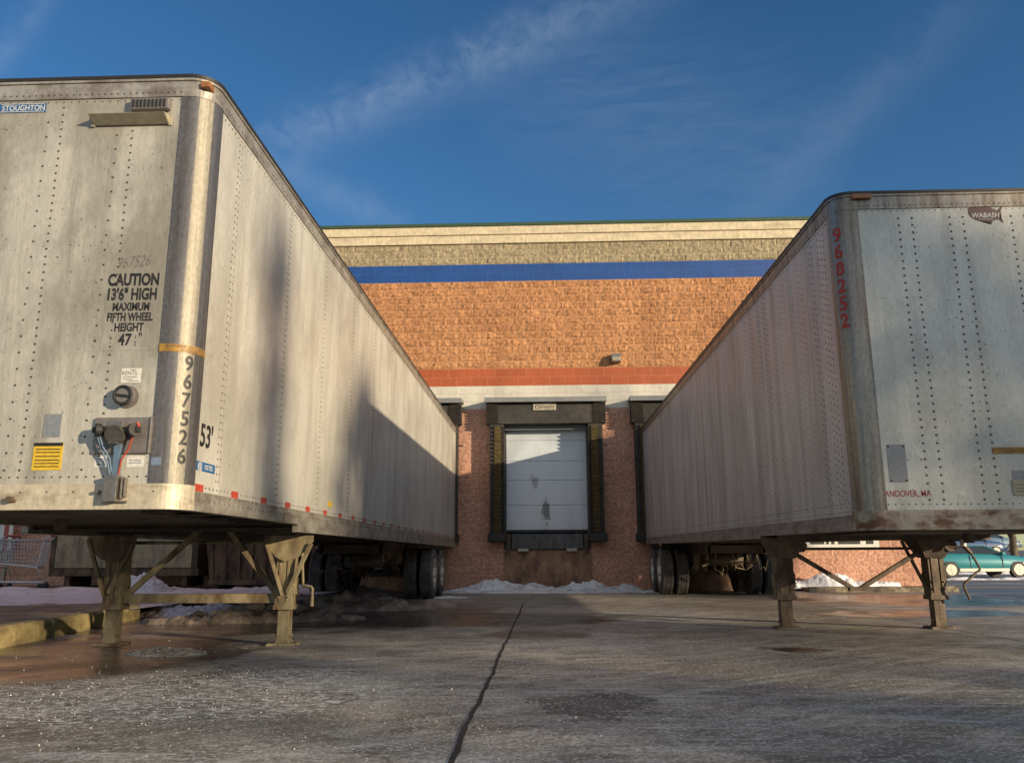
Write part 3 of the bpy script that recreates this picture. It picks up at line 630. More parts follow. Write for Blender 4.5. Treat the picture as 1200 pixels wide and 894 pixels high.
# ------------------------------------------------------------------ trailers
def wheel(parent,x,y,rim_mat,facing,wid=.27,Rt=.515):
    prof=[(-wid*.5+.02,.30),(-wid*.5,.34),(-wid*.5-.004,.42),(-wid*.5+.012,.475),(-wid*.5+.04,Rt-.004)]
    nr=5
    for i in range(nr):
        a=-wid*.5+.045+i*(wid-.09)/nr; b=a+(wid-.09)/nr
        prof+=[(a+.004,Rt),(b-.010,Rt),(b-.008,Rt-.014),(b-.001,Rt-.014)]
    prof+=[(wid*.5-.04,Rt-.004),(wid*.5-.012,.475),(wid*.5+.004,.42),(wid*.5,.34),(wid*.5-.02,.30)]
    m=MB(); m.lathe(prof,(0,0,0),40)
    for k in range(60):   # tread blocks on the shoulders
        th=2*math.pi*k/60
        for sx in (-1,1):
            c,s=math.cos(th),math.sin(th); 
            a=(sx*(wid*.5-.045)); 
            def P(xx,rr,dth): return (xx,rr*math.cos(th+dth),rr*math.sin(th+dth))
            m.hexa([P(a-.02,Rt-.006,-.035),P(a+.02,Rt-.006,-.035),P(a+.02,Rt-.006,.028),P(a-.02,Rt-.006,.028),P(a-.02,Rt+.005,-.035),P(a+.02,Rt+.005,-.035),P(a+.02,Rt+.005,.028),P(a-.02,Rt+.005,.028)])
    w_=m.build('wheel',M_tyre,parent); w_.location=(x,y,Rt+.004)
    m=MB(); f=facing
    m.lathe([(f*(wid*.5-.02),.305),(f*(wid*.5-.0),.30),(f*(wid*.5-.03),.27),(f*.05,.25),(f*.03,.20),(f*.04,.13),(f*.10,.11),(f*.16,.10),(f*.17,.0)],(0,0,0),32)
    m.lathe([(-f*(wid*.5-.02),.305),(-f*(wid*.5-.05),.27),(f*.0,.25),(f*.0,.1)],(0,0,0),32)
    for k in range(10):
        th=2*math.pi*k/10; m.lathe([(f*.03,.014),(f*.075,.014),(f*.075,0)],(0,.165*math.cos(th),.165*math.sin(th)),6)
    m.build('rim',rim_mat,w_)
    return w_
def semi_trailer(name,label,s,loc,zb,H,tilt,Lt,r,mats,axles,legs,railstep,cfg):
    root=empty(name,loc); tag(root,label,'trailer','semi trailers backed up to the docks')
    W_=2.59
    Tb=lambda u,y,z:(s*u,y,z+zb+tilt*y)
    Tg=lambda u,y,z:(s*u,y,z)
    side,front,post,rail,frail,riv=mats['side'],mats['front'],mats['post'],mats['rail'],mats['frail'],mats['riv']
    # plan path with outward normals, one side from rear to rear
    def path(y_end, both=True):
        P=[((0,y_end),(-1,0)),((0,r),(-1,0))]
        for i in range(1,10):
            a=math.pi/2*(1-i/10); P.append(((r-r*math.sin(a),r-r*math.cos(a)),(-math.sin(a),-math.cos(a))))
        P+=[((r,0),(0,-1)),((W_-r,0),(0,-1))]
        for i in range(1,10):
            a=math.pi/2*i/10; P.append(((W_-r+r*math.sin(a),r-r*math.cos(a)),(math.sin(a),-math.cos(a))))
        P+=[((W_,r),(1,0)),((W_,y_end),(1,0))]
        return P
    def band(mb,P,z0,z1,o0,th=.03,m_=0,smooth=True,o1=None):
        o1=o0 if o1 is None else o1
        vs_=[]
        for (p,n_) in P:
            vs_+=[(p[0]+n_[0]*o0,p[1]+n_[1]*o0,z0),(p[0]+n_[0]*o1,p[1]+n_[1]*o1,z1),(p[0]-n_[0]*th,p[1]-n_[1]*th,z1),(p[0]-n_[0]*th,p[1]-n_[1]*th,z0)]
        fo=[];fr=[]
        for i in range(len(P)-1):
            a=4*i;b=4*i+4
            fo.append((a,b,b+1,a+1)); fr+=[(a+1,b+1,b+2,a+2),(a+2,b+2,b+3,a+3),(a+3,b+3,b,a)]
        mb.add(vs_,fo+fr+[(0,1,2,3),(len(vs_)-4,len(vs_)-3,len(vs_)-2,len(vs_)-1)],m_,False)
    def band_smooth(mb,P,z0,z1,o0,nz=1,m_=0,pat=None):
        vs_=[]
        for (p,n_) in P:
            vs_+=[(p[0]+n_[0]*o0,p[1]+n_[1]*o0,z0),(p[0]+n_[0]*o0,p[1]+n_[1]*o0,z1)]
        mb.add(vs_,[(2*i,2*i+2,2*i+3,2*i+1) for i in range(len(P)-1)],m_,True)
        if pat:
            for i in range(len(P)-1): mb.m[-(len(P)-1)+i]=pat(i,len(P)-1)
    RB=.13; RT=.15   # bottom and top rail heights
    # --- side panels
    for side_u,nx in ((0,'-x'),(W_,'+x')):
        inner=(side_u==0)
        m=MB(Tb); a,b=(0,.03) if inner else (W_-.03,W_)
        # individual sheets between seams, alternate ones a hair proud
        ys=[r+.02]+cfg['seams']+[Lt]
        for i in range(len(ys)-1):
            pr=.0015 if i%2 else 0
            m.box(((a-pr) if inner else a,ys[i],RB-.02),(b if inner else b+pr,ys[i+1],H-RT+.02),0)
        ax='+x' if (s<0)==inner else '-x'
        # rivet axis must be given before the mirror: keep -x for inner in u space
        for yr,pitch,z0,z1 in cfg['rivcols']:
            n=int((z1-z0)/pitch)
            for j in range(n+1):
                m.rivet((side_u,yr,z0+j*pitch),nx,cfg['rr'],.004,1)
        y=r+.1
        while y<Lt-.05 and inner:
            m.rivet((side_u,y,H-RT-.035),nx,.008,.004,1); m.rivet((side_u,y,RB+.03),nx,.008,.004,1)
            if cfg.get('lowrivs'): m.rivet((side_u,y+.03,RB+.10),nx,.008,.004,1)
            y+=.065
        sp=m.build('side_panel',[side,riv],root)
        if not inner and False: pass
    # --- front panel
    m=MB(Tb); m.box((r+.02,0,RB-.02),(W_-r-.02,.03,H-RT+.01),0)
    for xu in cfg['fseams']: m.box((xu-.002,-.0015,RB+.05),(W_-r-.02 if xu==cfg['fseams'][-1] else xu+.45,.0,H-RT),0) if False else None
    for u,pitch,z0,z1 in cfg['frontrivs']:
        n=int((z1-z0)/pitch)
        for j in range(n+1): m.rivet((u+random.uniform(-.002,.002),0,z0+j*pitch),'-y',cfg['frr'],.004,1)
    u=r+.06
    while u<W_-r: 
        m.rivet((u,0,RB+.075),'-y',.007,.004,1); m.rivet((u,0,H-RT-.02),'-y',.006,.003,1); u+=.055
    m.build('front_panel',[front,riv],root)
    # --- corner posts
    for k in (0,1):
        P=path(Lt); 
        arc=P[1:12] if k==0 else P[12:23]
        m=MB(Tb); 
        PP=[((arc[0][0][0],arc[0][0][1]+(.05 if k==0 else 0)),arc[0][1])]+arc if k==0 else arc
        if k==0: PP=[((0,r+.045),(-1,0))]+arc+[((r+.045,0),(0,-1))]
        else: PP=[((W_-r-.045,0),(0,-1))]+arc+[((W_,r+.045),(1,0))]
        band_smooth(m,PP,RB-.04,H-RT+.03,.006,pat=(lambda i,n: 0 if 4<=i<=n-5 else 2))  # on the left trailer the paler middle strip is a painted highlight
        zz=RB+.06
        while zz<H-RT:
            for (p,n_) in ((PP[0][0],PP[0][1]),(PP[-1][0],PP[-1][1])):
                q=(p[0]+n_[0]*.006+(.012 if abs(n_[1])>.5 and p[0]<1 else (-.012 if abs(n_[1])>.5 else 0))*(-1), p[1]+n_[1]*.006-(.012 if abs(n_[0])>.5 else 0), zz)
                ax='-y' if abs(n_[1])>.5 else ('-x' if n_[0]<0 else '+x')
                m.rivet(q,ax,.005,.003,1)
            zz+=.045
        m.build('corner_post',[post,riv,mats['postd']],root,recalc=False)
    # --- rails
    P=path(Lt)
    m=MB(Tb); band(m,P,H-RT,H-.03,.010); band(m,P,H-.032,H-.0,.020,.05)
    u=r+.05
    while u<W_-r: m.rivet((u,-.010,H-RT+.03),'-y',.007,.004,1); u+=.045
    y=r
    while y<Lt: m.rivet((-.010,y,H-RT+.035),'-x',.008,.004,1); y+=.08
    m.build('top_rail',[mats['trail'],riv],root)
    m=MB(Tb); band(m,P,H-.012,H+.012,.026,.10); m.build('roof_edge',M_darkedge,root)
    # bottom front rail wraps the corners
    ys=cfg['frail_end']; Pf=[q for q in path(ys)]
    m=MB(Tb); band(m,Pf,0,RB+.03,.012,.06)
    u=r
    while u<W_-r: m.rivet((u,-.012,RB-.02),'-y',.007,.004,1); u+=.17
    m.build('front_rail',[frail,riv],root,bevel=.004)
    stp=railstep; y0=cfg['frail_end']
    for k in (0,1):
        m=MB(Tb)
        def q(u): return u if k==0 else W_-u
        for (ya,yb,zl) in ((y0,stp[0],0),(stp[0],Lt,-stp[1])):
            a,b=sorted((q(-.014),q(.05))); m.box((a,ya,zl),(b,yb,RB-.035))
            a,b=sorted((q(-.008),q(.05))); m.box((a,ya,RB-.035),(b,yb,RB+.0))
        if k==0:
            y=y0+.05
            while y<Lt: m.rivet((-.014,y,RB-.06),'-x',.008,.004,1); m.rivet((-.008,y+.03,RB-.015),'-x',.007,.004,1); y+=.09
        m.build('side_rail',[rail,riv],root,bevel=.003)
    # --- roof, rear frame, door
    m=MB(Tb); m.box((.05,.05,H-.03),(W_-.05,Lt-.02,H-.005)); m.build('roof',M_darkedge,root)
    m=MB(Tb); m.box((0.002,Lt,-.08),(.12,Lt+.05,H-.01)); m.box((W_-.12,Lt,-.08),(W_-.002,Lt+.05,H-.01)); m.box((.12,Lt,H-.2),(W_-.12,Lt+.05,H-.01)); m.box((.12,Lt,-.12),(W_-.12,Lt+.06,.08)); m.build('rear_frame',M_rail,root)
    m=MB(Tb); m.box((.12,Lt,.08),(W_-.12,Lt+.035,H-.2)); m.build('rear_door',M_white,root)
    # --- floor, coupler plate, cross members
    m=MB(Tb); m.box((.05,.07,.10),(W_-.05,Lt,.16)); m.box((.35,.20,-.012),(W_-.35,1.9,.02)); 
    m.hexa([(.20,.065,.03),(W_-.20,.065,.03),(W_-.35,.2,-.012),(.35,.2,-.012),(.2,.065,.10),(W_-.2,.065,.10),(W_-.35,.2,.10),(.35,.2,.10)])
    m.tube([(W_/2,.95,-.10),(W_/2,.95,0)],.045,10)
    y=.3
    while y<Lt-.1:
        zl=0.0 if y<stp[0] else -.035
        m.box((.055,y-.035,zl-.0),(W_-.055,y+.035,zl+.008)); m.box((.055,y-.005,zl),(W_-.055,y+.005,.1)); y+=.31 if y>2 else .5
    m.build('underframe',M_under,root)
    m=MB(Tb); yy=cfg['leg_y']
    for dy in (-.32,.32): m.box((.10,yy+dy-.04,-.055),(W_-.10,yy+dy+.04,.0))
    m.box((.15,yy-.28,-.07),(.5,yy+.28,-.056)); m.box((W_-.5,yy-.28,-.07),(W_-.15,yy+.28,-.056))
    m.build('leg_mount',M_under,root)
    # slider rails
    m=MB(Tb)
    for u in (.72,W_-.72): m.box((u-.05,axles[0]-2.2,-.26),(u+.05,min(axles[1]+.9,Lt-.05),-.035))
    for y in (axles[0]-2.15,axles[0]-.6,axles[0]+.62,axles[1]+.8): m.box((.72,y-.05,-.24),(W_-.72,y+.05,-.08))
    for u in (.74,W_-.74):
        for y in (axles[0]-.75,(axles[0]+axles[1])/2,axles[1]+.62): m.hexa([(u-.05,y-.05,-.55),(u+.05,y-.05,-.55),(u+.05,y+.05,-.55),(u-.05,y+.05,-.55),(u-.05,y-.15,-.24),(u+.05,y-.15,-.24),(u+.05,y+.15,-.24),(u-.05,y+.15,-.24)])
    m.build('suspension_frame',mats['susp'],root)
    zc=.52
    for ya in axles:
        m=MB(Tg); m.tube([(.30,ya,zc),(W_-.30,ya,zc)],.065,12)
        for u in (.78,W_-.78):
            # leaf spring stack
            for j in range(3):
                pts=[(u,ya-.55+t*1.1,zc+.10+.02*j+.09*(2*t-1)**2*(1 if True else 0)) for t in np.linspace(.12*j,1-.12*j,8)]
                for a,b in zip(pts[:-1],pts[1:]): m.bar(a,b,.075,.016)
            m.box((u-.06,ya-.09,zc-.09),(u+.06,ya+.09,zc+.14))
        for u in (.62,W_-.62): m.lathe([(-.09,.0),(-.09,.20),(.05,.205),(.05,0)],(u,ya,zc),20)   # drum
        ax=m.build('axle',mats['susp'],root)
        for u in (.98,W_-.98):
            m=MB(Tg); m.tube([(u,ya-.20,zc+.06),(u,ya-.33,zc+.10)],.085,12); m.tube([(u,ya-.335,zc+.10),(u,ya-.46,zc+.14)],.078,12)
            m.bar((u,ya-.2,zc+.02),(u+.02,ya-.02,zc-.10),.03,.03)
            m.build('brake_chamber',mats['susp2'],ax)
        for u,f in ((.155,1),(.49,-1),(W_-.155,1),(W_-.49,-1)):
            # outer face towards the outside
            wf = (-1 if u<W_/2 else 1)
            outer = u in (.155,W_-.155)
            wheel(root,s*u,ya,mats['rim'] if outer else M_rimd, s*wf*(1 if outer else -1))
    # air tank and hoses
    m=MB(Tg); ty=axles[0]-1.1
    m.tube([(.95,ty,.78),(.96,ty,.78),(1.65,ty,.78),(1.66,ty,.78)],.13,14,rs=[.09,.13,.13,.09]); m.build('air_tank',mats['susp2'],root)
    m=MB(Tg)
    rr=random.Random(5)
    for j in range(10):
        u0=rr.uniform(.6,2.0); y0_=axles[0]+rr.uniform(-1.9,-.3); 
        pts=[(u0+rr.uniform(-.05,.05)+.5*t*rr.uniform(.5,1),y0_+t*rr.uniform(.2,.7),.88-.42*math.sin(t*math.pi)*rr.uniform(.6,1.1)) for t in np.linspace(0,1,9)]
        m.tube(pts,.013,6)
    for j in range(5):
        u0=rr.uniform(.6,1.9); m.tube([(u0,axles[0]-1.8,.80+.03*j),(u0+.2,axles[0]-.9,.72),(u0+.1,axles[0]-.1,.75)],.012,6)
    m.build('air_hose',mats['hose'],root)
    m=MB(Tg)
    for u in (.7,W_-.7): m.bar((u,axles[0]-.75,.62),(u,axles[0]-.05,.56),.05,.05); m.bar((u,(axles[0]+axles[1])/2,.62),(u,axles[1]-.05,.56),.05,.05)
    m.build('radius_rod',mats['susp2'],root)
    # rear bumper guard
    m=MB(Tg); m.box((.3,Lt-.08,.50),(W_-.3,Lt+.0,.60)); 
    for u in (.75,W_-.75): m.box((u-.04,Lt-.07,.60),(u+.04,Lt-.01,1.02))
    m.build('rear_guard',mats['rail'],root)
    # side marker at mid lower rail
    m=MB(Tb); m.box((-.05,axles[0]-.8,-.085),(-.005,axles[0]-.70,-.02)); m.build('marker_lamp',M_lamp,root,bevel=.01)
    # --- landing legs
    lm=mats['leg']; ztop=zb+tilt*yy-.06
    for (lx,wd,lbl) in legs:
        m=MB(); split_=cfg['leg_split']
        m.box((lx-wd/2,yy-.09,split_),(lx+wd/2,yy+.09,ztop)); m.box((lx-wd/2-.012,yy-.10,split_),(lx+wd/2+.012,yy+.10,split_+.05))
        m.box((lx-wd*.33,yy-.065,.05),(lx+wd*.33,yy+.065,split_)); 
        m.box((lx-wd/2+.03,yy-.10,split_+.08),(lx-wd/2+.055,yy-.09,ztop)); m.box((lx+wd/2-.055,yy-.10,split_+.08),(lx+wd/2-.03,yy-.09,ztop))
        for zz in np.arange(.12,split_-.03,.045): m.rivet((lx,yy-.065,zz),'-y',.008,.006,0)
        for zz in (split_+.12,split_+.2,ztop-.12,ztop-.2):
            for sx in (-1,1): m.rivet((lx+sx*(wd/2-.03),yy-.10,zz),'-y',.014,.012,0)
        m.box((lx-wd/2-.02,yy-.07,split_+.14),(lx-wd/2,yy+.07,split_+.30)); m.box((lx+wd/2,yy-.07,split_+.14),(lx+wd/2+.02,yy+.07,split_+.30))
        lg=m.build('landing_leg',lm,root,bevel=.006)
        if lbl: lg['label']=lbl
        m=MB(); m.hexa([(lx-.14,yy-.13,.005),(lx+.14,yy-.13,.005),(lx+.14,yy+.13,.005),(lx-.14,yy+.13,.005),(lx-.13,yy-.12,.03),(lx+.13,yy-.12,.03),(lx+.13,yy+.12,.03),(lx-.13,yy+.12,.03)])
        m.hexa([(lx-.075,yy-.08,.03),(lx+.075,yy-.08,.03),(lx+.075,yy+.08,.03),(lx-.075,yy+.08,.03),(lx-.055,yy-.065,.055),(lx+.055,yy-.065,.055),(lx+.055,yy+.065,.055),(lx-.055,yy+.065,.055)])
        m.tube([(lx-.09,yy-.03,.10),(lx+.09,yy-.03,.10)],.018,8)
        m.build('foot_plate',lm,lg,bevel=.004)
    lo,hi=sorted((legs[0][0],legs[1][0])); m=MB(); m.tube([(lo+.05,yy+.02,ztop-.09),(hi-.05,yy+.02,ztop-.09)],.016,8); m.build('cross_shaft',lm,root)
    cfg['extra'](root,yy,ztop,lm)
    return root,Tb
# ---------- left
def left_extra(root,yy,ztop,lm):
    xi,xo=-.27,-1.98     # leg centres (local x)
    # gusset plates at leg tops
    for cx,big in ((xi+.03,1),(xo-.03,1)):
        m=MB(); z1=ztop-.03
        pts=[(cx-.24,z1),(cx+.25,z1),(cx+.25,z1-.06),(cx+.10,z1-.22),(cx-.02,z1-.25),(cx-.12,z1-.20),(cx-.24,z1-.05)]
        n=len(pts); yA,yB=yy-.135,yy-.120
        m.add([(x,yA,z) for x,z in pts]+[(x,yB,z) for x,z in pts],[tuple(range(n)),tuple(range(n,2*n))[::-1]]+[(i,(i+1)%n,n+(i+1)%n,n+i) for i in range(n)])
        m.build('gusset_plate',lm,root)
        m=MB(); m.bar((cx-.22,yy-.15,z1-.03),(cx-.03,yy-.12,.48),.045,.03); m.build('leg_strut',lm,root)
        m=MB(); m.bar((cx+.235,yy-.15,z1-.08),(cx+.02,yy-.12,.50),.045,.03); m.build('leg_strut',lm,root)
    m=MB(); m.box((xo+.08,yy-.04,.40),(xi-.08,yy+.04,.49)); m.build('cross_brace',lm,root,bevel=.005)
    m=MB(); m.bar((xo+.1,yy,.47),(-.98-.18,yy,ztop+.05),.05,.05); m.build('diagonal_brace',lm,root); m=MB(); m.bar((xi-.08,yy,.47),(-.98+.08,yy,ztop+.05),.05,.05); m.build('diagonal_brace',lm,root)
    m=MB(); m.tube([(xi+.12,yy+.06,.90),(xi+.16,yy+.0,.60),(xi+.17,yy-.02,.56),(xi+.26,yy-.06,.555),(xi+.275,yy-.06,.54),(xi+.275,yy-.06,.39)],.014,8); m.tube([(xi+.275,yy-.06,.46),(xi+.275,yy-.06,.37)],.019,8); m.build('crank_handle',lm,root)
Lseams=[.58+1.27*i for i in range(13) if .58+1.27*i<16.0]
H_L=2.9909; riv=[]
for y in Lseams:
    for d in (-.022,.022): riv.append((y+d,.052,.22,H_L-.22))
cfgL=dict(seams=Lseams,rivcols=riv,rr=.008,frr=.0088,fseams=[1.0],leg_y=3.16,leg_split=.34,frail_end=.206,extra=left_extra,
  frontrivs=[(.535,.055,.28,2.78),(.64,.105,.25,2.60),(1.04,.055,.25,2.79),(1.14,.11,.25,2.76),(1.55,.055,.25,2.79),(1.62,.11,.25,2.7),(2.05,.055,.25,2.79),(2.12,.11,.25,2.7)])
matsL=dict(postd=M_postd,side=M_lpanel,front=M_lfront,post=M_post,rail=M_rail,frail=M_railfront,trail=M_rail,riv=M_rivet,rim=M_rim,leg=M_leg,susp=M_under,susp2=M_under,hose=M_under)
xL,yL=-2.2723,5.038
LT,TbL=semi_trailer('semi_trailer','grimy off-white box trailer on the left with black height warning on its nose',-1,(xL,yL,0),1.1265,H_L,.003,16.12,.160,matsL,(12.45,13.75),[(-.27,.165,None),(-1.98,.175,None)],(2.52,.07),cfgL)
zbL=1.1265
def LFp(xw,zw,o=.002): return (xw-xL,-o,zw)        # front face helper: world x,z to local
# height warning text
m=MB()
for t_,zc_,h,sx,xc,b in (('CAUTION',2.595,.082,.68,-2.695,.045),("13'6\" HIGH",2.495,.080,.66,-2.695,.042),('MAXIMUM',2.42,.056,.70,-2.695,.04),('FIFTH WHEEL',2.35,.056,.66,-2.695,.04),('HEIGHT',2.28,.056,.72,-2.695,.04),('47',2.185,.080,.78,-2.715,.03),('1',2.225,.03,.8,-2.645,.01),('2',2.180,.03,.8,-2.645,.01),('"',2.20,.07,.8,-2.615,.01)):
    g_=text_geo(t_,h,sx,b); put(m,g_,lambda x,y:LFp(xc+x,zc_+y))
o=m.build('height_warning',M_txt,LT,recalc=False)
m=MB(); m.box(LFp(-2.87,2.15,.0015),LFp(-2.52,2.69,.0005)); m.build('warning_decal',M_lfront,o) 
m=MB(); put(m,text_geo('967526',.085,.62,-.012,.35,1.05),lambda x,y:LFp(-2.70+x,2.72+y+x*.1)); m.build('marker_scrawl',M_scrawl,LT,recalc=False)
# maker sign
m=MB(); m.box(LFp(-3.775,3.875,.004),LFp(-3.44,3.945,.0)); sg=m.build('maker_sign',M_blue,LT)
m=MB(); put(m,text_geo('STOUGHTON',.042,.86,.012),lambda x,y:LFp(-3.60+x,3.89+y,.0055))
for z in (3.879,3.938): put(m,rect2(-3.765,z,-3.45,z+.004),lambda x,y:LFp(x,y,.0055))
m.build('sign_lettering',M_white,sg,recalc=False)
# louvre vent, bar, filler
m=MB(); m.box(LFp(-2.825,3.855,.045),LFp(-2.545,3.945,0)); v=m.build('roof_vent',M_greypl,LT,bevel=.012)
m=MB()
for i in range(9): m.box(LFp(-2.80+i*.027,3.87,.052),LFp(-2.788+i*.027,3.925,.045))
m.build('vent_slats',M_black,v)
m=MB(); y0,y1=-.09,0
m.hexa([(-3.08-xL,-.02,3.755),(-2.545-xL,-.02,3.755),(-2.545-xL,0,3.755),(-3.08-xL,0,3.755),(-3.08-xL,-.10,3.80),(-2.545-xL,-.10,3.80),(-2.545-xL,0,3.825),(-3.08-xL,0,3.825)])
m.box(LFp(-2.56,3.745,.012),LFp(-2.53,3.835,0)); m.box(LFp(-3.10,3.745,.02),LFp(-3.07,3.83,0))
m.build('rain_deflector',M_beige,LT,bevel=.006)
# round cap
m=MB(); P0=LFp(-2.655,1.84,0)
def ycyl(mb,c,r_,y0,y1,n=24,m_=0):
    mb.add([(c[0]+r_*math.cos(2*math.pi*k/n),y0,c[2]+r_*math.sin(2*math.pi*k/n)) for k in range(n)]+[(c[0]+r_*math.cos(2*math.pi*k/n),y1,c[2]+r_*math.sin(2*math.pi*k/n)) for k in range(n)],[(k,(k+1)%n,n+(k+1)%n,n+k) for k in range(n)]+[tuple(range(n))],m_)
ycyl(m,P0,.072,-.010,0); ycyl(m,(P0[0]-.008,0,P0[2]+.003),.058,-.055,-.010)
cp=m.build('round_cap',M_greypl,LT); m=MB(); m.tube([(P0[0]-.008+.056*math.cos(a),-.058,P0[2]+.003+.056*math.sin(a)) for a in np.linspace(0,2*math.pi,25)],.010,6); m.bar((P0[0]-.05,-.06,P0[2]+.005),(P0[0]+.035,-.06,P0[2]-.005),.012,.014); m.build('cap_ring',M_black,cp)
# glad-hand plate with connectors and hoses
m=MB(); m.box(LFp(-2.845,1.475,.022),LFp(-2.478,1.705,0)); m.box(LFp(-2.487,1.475,.03),LFp(-2.475,1.71,0)); gp=m.build('connector_plate',M_greypl,LT,bevel=.004)
m=MB(); cx,cz=-2.665-xL,1.60
for dx_,dz_ in ((-.105,.015),(.10,.015)):
    m.tube([(cx+dx_,-.02,cz+dz_),(cx+dx_,-.075,cz+dz_)],.030,12); m.tube([(cx+dx_,-.075,cz+dz_),(cx+dx_*1.25,-.095,cz+dz_)],.042,12)
    m.box((cx+dx_-.045,-.10,cz+dz_-.018),(cx+dx_+.045,-.065,cz+dz_+.018))
m.build('air_coupling',M_black,gp,bevel=.004)
m=MB(); m.tube([(cx-.005,-.02,cz-.01),(cx-.005,-.08,cz-.01)],.052,14); m.tube([(cx-.005,-.08,cz-.01),(cx-.005,-.10,cz-.02)],.062,14); m.box((cx-.055,-.105,cz+.025),(cx+.05,-.05,cz+.065)); m.box((cx-.04,-.11,cz-.075),(cx+.03,-.09,cz-.065))
m.build('electric_socket',M_metal,gp,bevel=.006)
m=MB(); m.tube([(cx-.11,-.075,cz-.02),(cx-.085,-.07,cz-.09),(cx-.045,-.05,cz-.16),(cx-.032,-.04,cz-.24)],.006,8); m.tube([(cx-.125,-.075,cz-.02),(cx-.10,-.06,cz-.10),(cx-.055,-.05,cz-.19),(cx-.04,-.04,cz-.26)],.006,8); m.build('blue_hose',M_hoseb,gp)
m=MB(); m.tube([(cx+.11,-.075,cz-.0),(cx+.075,-.06,cz-.10),(cx+.03,-.05,cz-.17),(cx+.012,-.04,cz-.28)],.006,8); m.tube([(cx+.12,-.075,cz+.02),(cx+.14,-.085,cz+.04),(cx+.13,-.09,cz+.06)],.01,8); m.build('red_hose',M_hoser,gp)
m=MB(); m.box((cx-.026,-.045,1.17),(cx+.012,-.012,1.53)); m.build('cable_riser',M_hoseb,gp)
m=MB(); m.box((cx-.055,-.075,1.17),(cx+.028,-.012,1.335)); m.box((cx+.038,-.05,1.19),(cx+.05,-.012,1.325)); m.box((cx+.055,-.04,1.20),(cx+.065,-.012,1.32)); m.box((cx-.085,-.03,1.165),(cx+.075,-.012,1.18)); m.box((cx-.125,-.05,1.225),(cx-.10,-.012,1.245)); m.build('cable_shroud',M_metal,gp,bevel=.003)
# labels around
def decal(name,x0,z0,x1,z1,mat,par,o_=.002): m=MB(); m.box(LFp(x0,z0,o_),LFp(x1,z1,0)); return m.build(name,mat,par)
a=decal('info_decal',-2.835,1.39,-2.735,1.46,M_white,LT); m=MB()
for z in (1.41,1.425,1.44): put(m,rect2(-2.82,z,-2.75,z+.005),lambda x,y:LFp(x,y,.003))
m.build('decal_print',M_bluepale,a,recalc=False)
a=decal('info_decal',-2.625,1.39,-2.515,1.46,M_white,LT); m=MB(); [put(m,rect2(-2.61,z,-2.53,z+.005),lambda x,y:LFp(x,y,.003)) for z in (1.415,1.43)]; m.build('decal_print',M_bluepale,a,recalc=False)
decal('info_decal',-2.465,1.40,-2.405,1.45,M_bluepale,LT,.009)
a=decal('service_decal',-2.715,1.935,-2.585,2.03,M_white,LT); m=MB(); put(m,text_geo('RENTS',.028,.9,0),lambda x,y:LFp(-2.66+x,1.985+y,.003)); [put(m,rect2(x0,z,x1,z+.004),lambda x,y:LFp(x,y,.003)) for x0,x1,z in ((-2.70,-2.61,1.97),(-2.70,-2.64,1.955),(-2.67,-2.60,1.945),(-2.66,-2.62,2.018))]; m.build('decal_print',M_scrawl,a,recalc=False)
a=decal('yellow_notice',-3.235,1.375,-3.045,1.55,M_yellow,LT,.003); m=MB(); put(m,rect2(-3.235,1.528,-3.045,1.55),lambda x,y:LFp(x,y,.004)); [put(m,rect2(-3.22,z,-3.06,z+.006),lambda x,y:LFp(x,y,.004)) for z in (1.395,1.415,1.435,1.46,1.485,1.505)]; m.build('decal_print',M_txt,a,recalc=False)
a=decal('grey_notice',-3.19,1.585,-3.075,1.735,M_greylab,LT,.003); m=MB(); [put(m,rect2(-3.18,1.60+i*.014,-3.085,1.604+i*.014),lambda x,y:LFp(x,y,.004)) for i in range(9)]; m.build('decal_print',M_bluepale,a,recalc=False)
m=MB(); ycyl(m,LFp(-3.33,1.19,0),.02,-.05,-.012,12); m.box(LFp(-3.36,1.175,.03),LFp(-3.30,1.19,.012)); m.build('plug_bolt',M_legd,LT)
# corner digits on the rounded post, tape band, 53' etc.
rL=.160+.0085
def cornL(x,y,a0=R(52),rr=rL):
    a=a0+x/.160; return (-.160+rr*math.sin(a),.160-rr*math.cos(a),y)
m=MB()
for i,ch in enumerate('967526'):
    put(m,slice_geo(text_geo(ch,.098,.86,.022),.012),lambda x,y:cornL(x,2.065-i*.1215-.04+y))
m.build('fleet_number',M_txt,LT,recalc=False)
m=MB(); arcs=[(-.208-.06+0,0,0)]
pr=[]
for t in np.linspace(0,1,26):
    a=t*math.pi/2; pr.append((-.160+(rL+.0005)*math.sin(a),.160-(rL+.0005)*math.cos(a)))
pr=[(-.160-.045,-.0092)]+pr+[(.0092,.160+.04)]
vs_=[];
for (x,y) in pr: vs_+=[(x,y,2.14),(x,y,2.19)]
m.add(vs_,[(2*i,2*i+2,2*i+3,2*i+1) for i in range(len(pr)-1)],0,True); tp=m.build('ochre_tape',M_ochre,LT,recalc=False)
m=MB(); put(m,slice_geo(text_geo('CARRIER OWNED',.018,1.25,.004),.012),lambda x,y:cornL(x,2.168+y,R(44),rL+.0015)); put(m,slice_geo(text_geo('LOCATED',.016,1.2,.004),.012),lambda x,y:cornL(x,2.146+y,R(52),rL+.0015)); m.build('tape_print',M_legd,tp,recalc=False)
def LSp(y,z,o=.003): return (o,y,z)
m=MB(); put(m,text_geo("53'",.155,.85,0.02),lambda x,y:LSp(.345+x,1.56+y)); m.build('length_mark',M_txt,LT,recalc=False)
m=MB(); m.box((0,.215,1.395),(.003,.52,1.455)); a=m.build('blue_sticker',M_blue,LT)
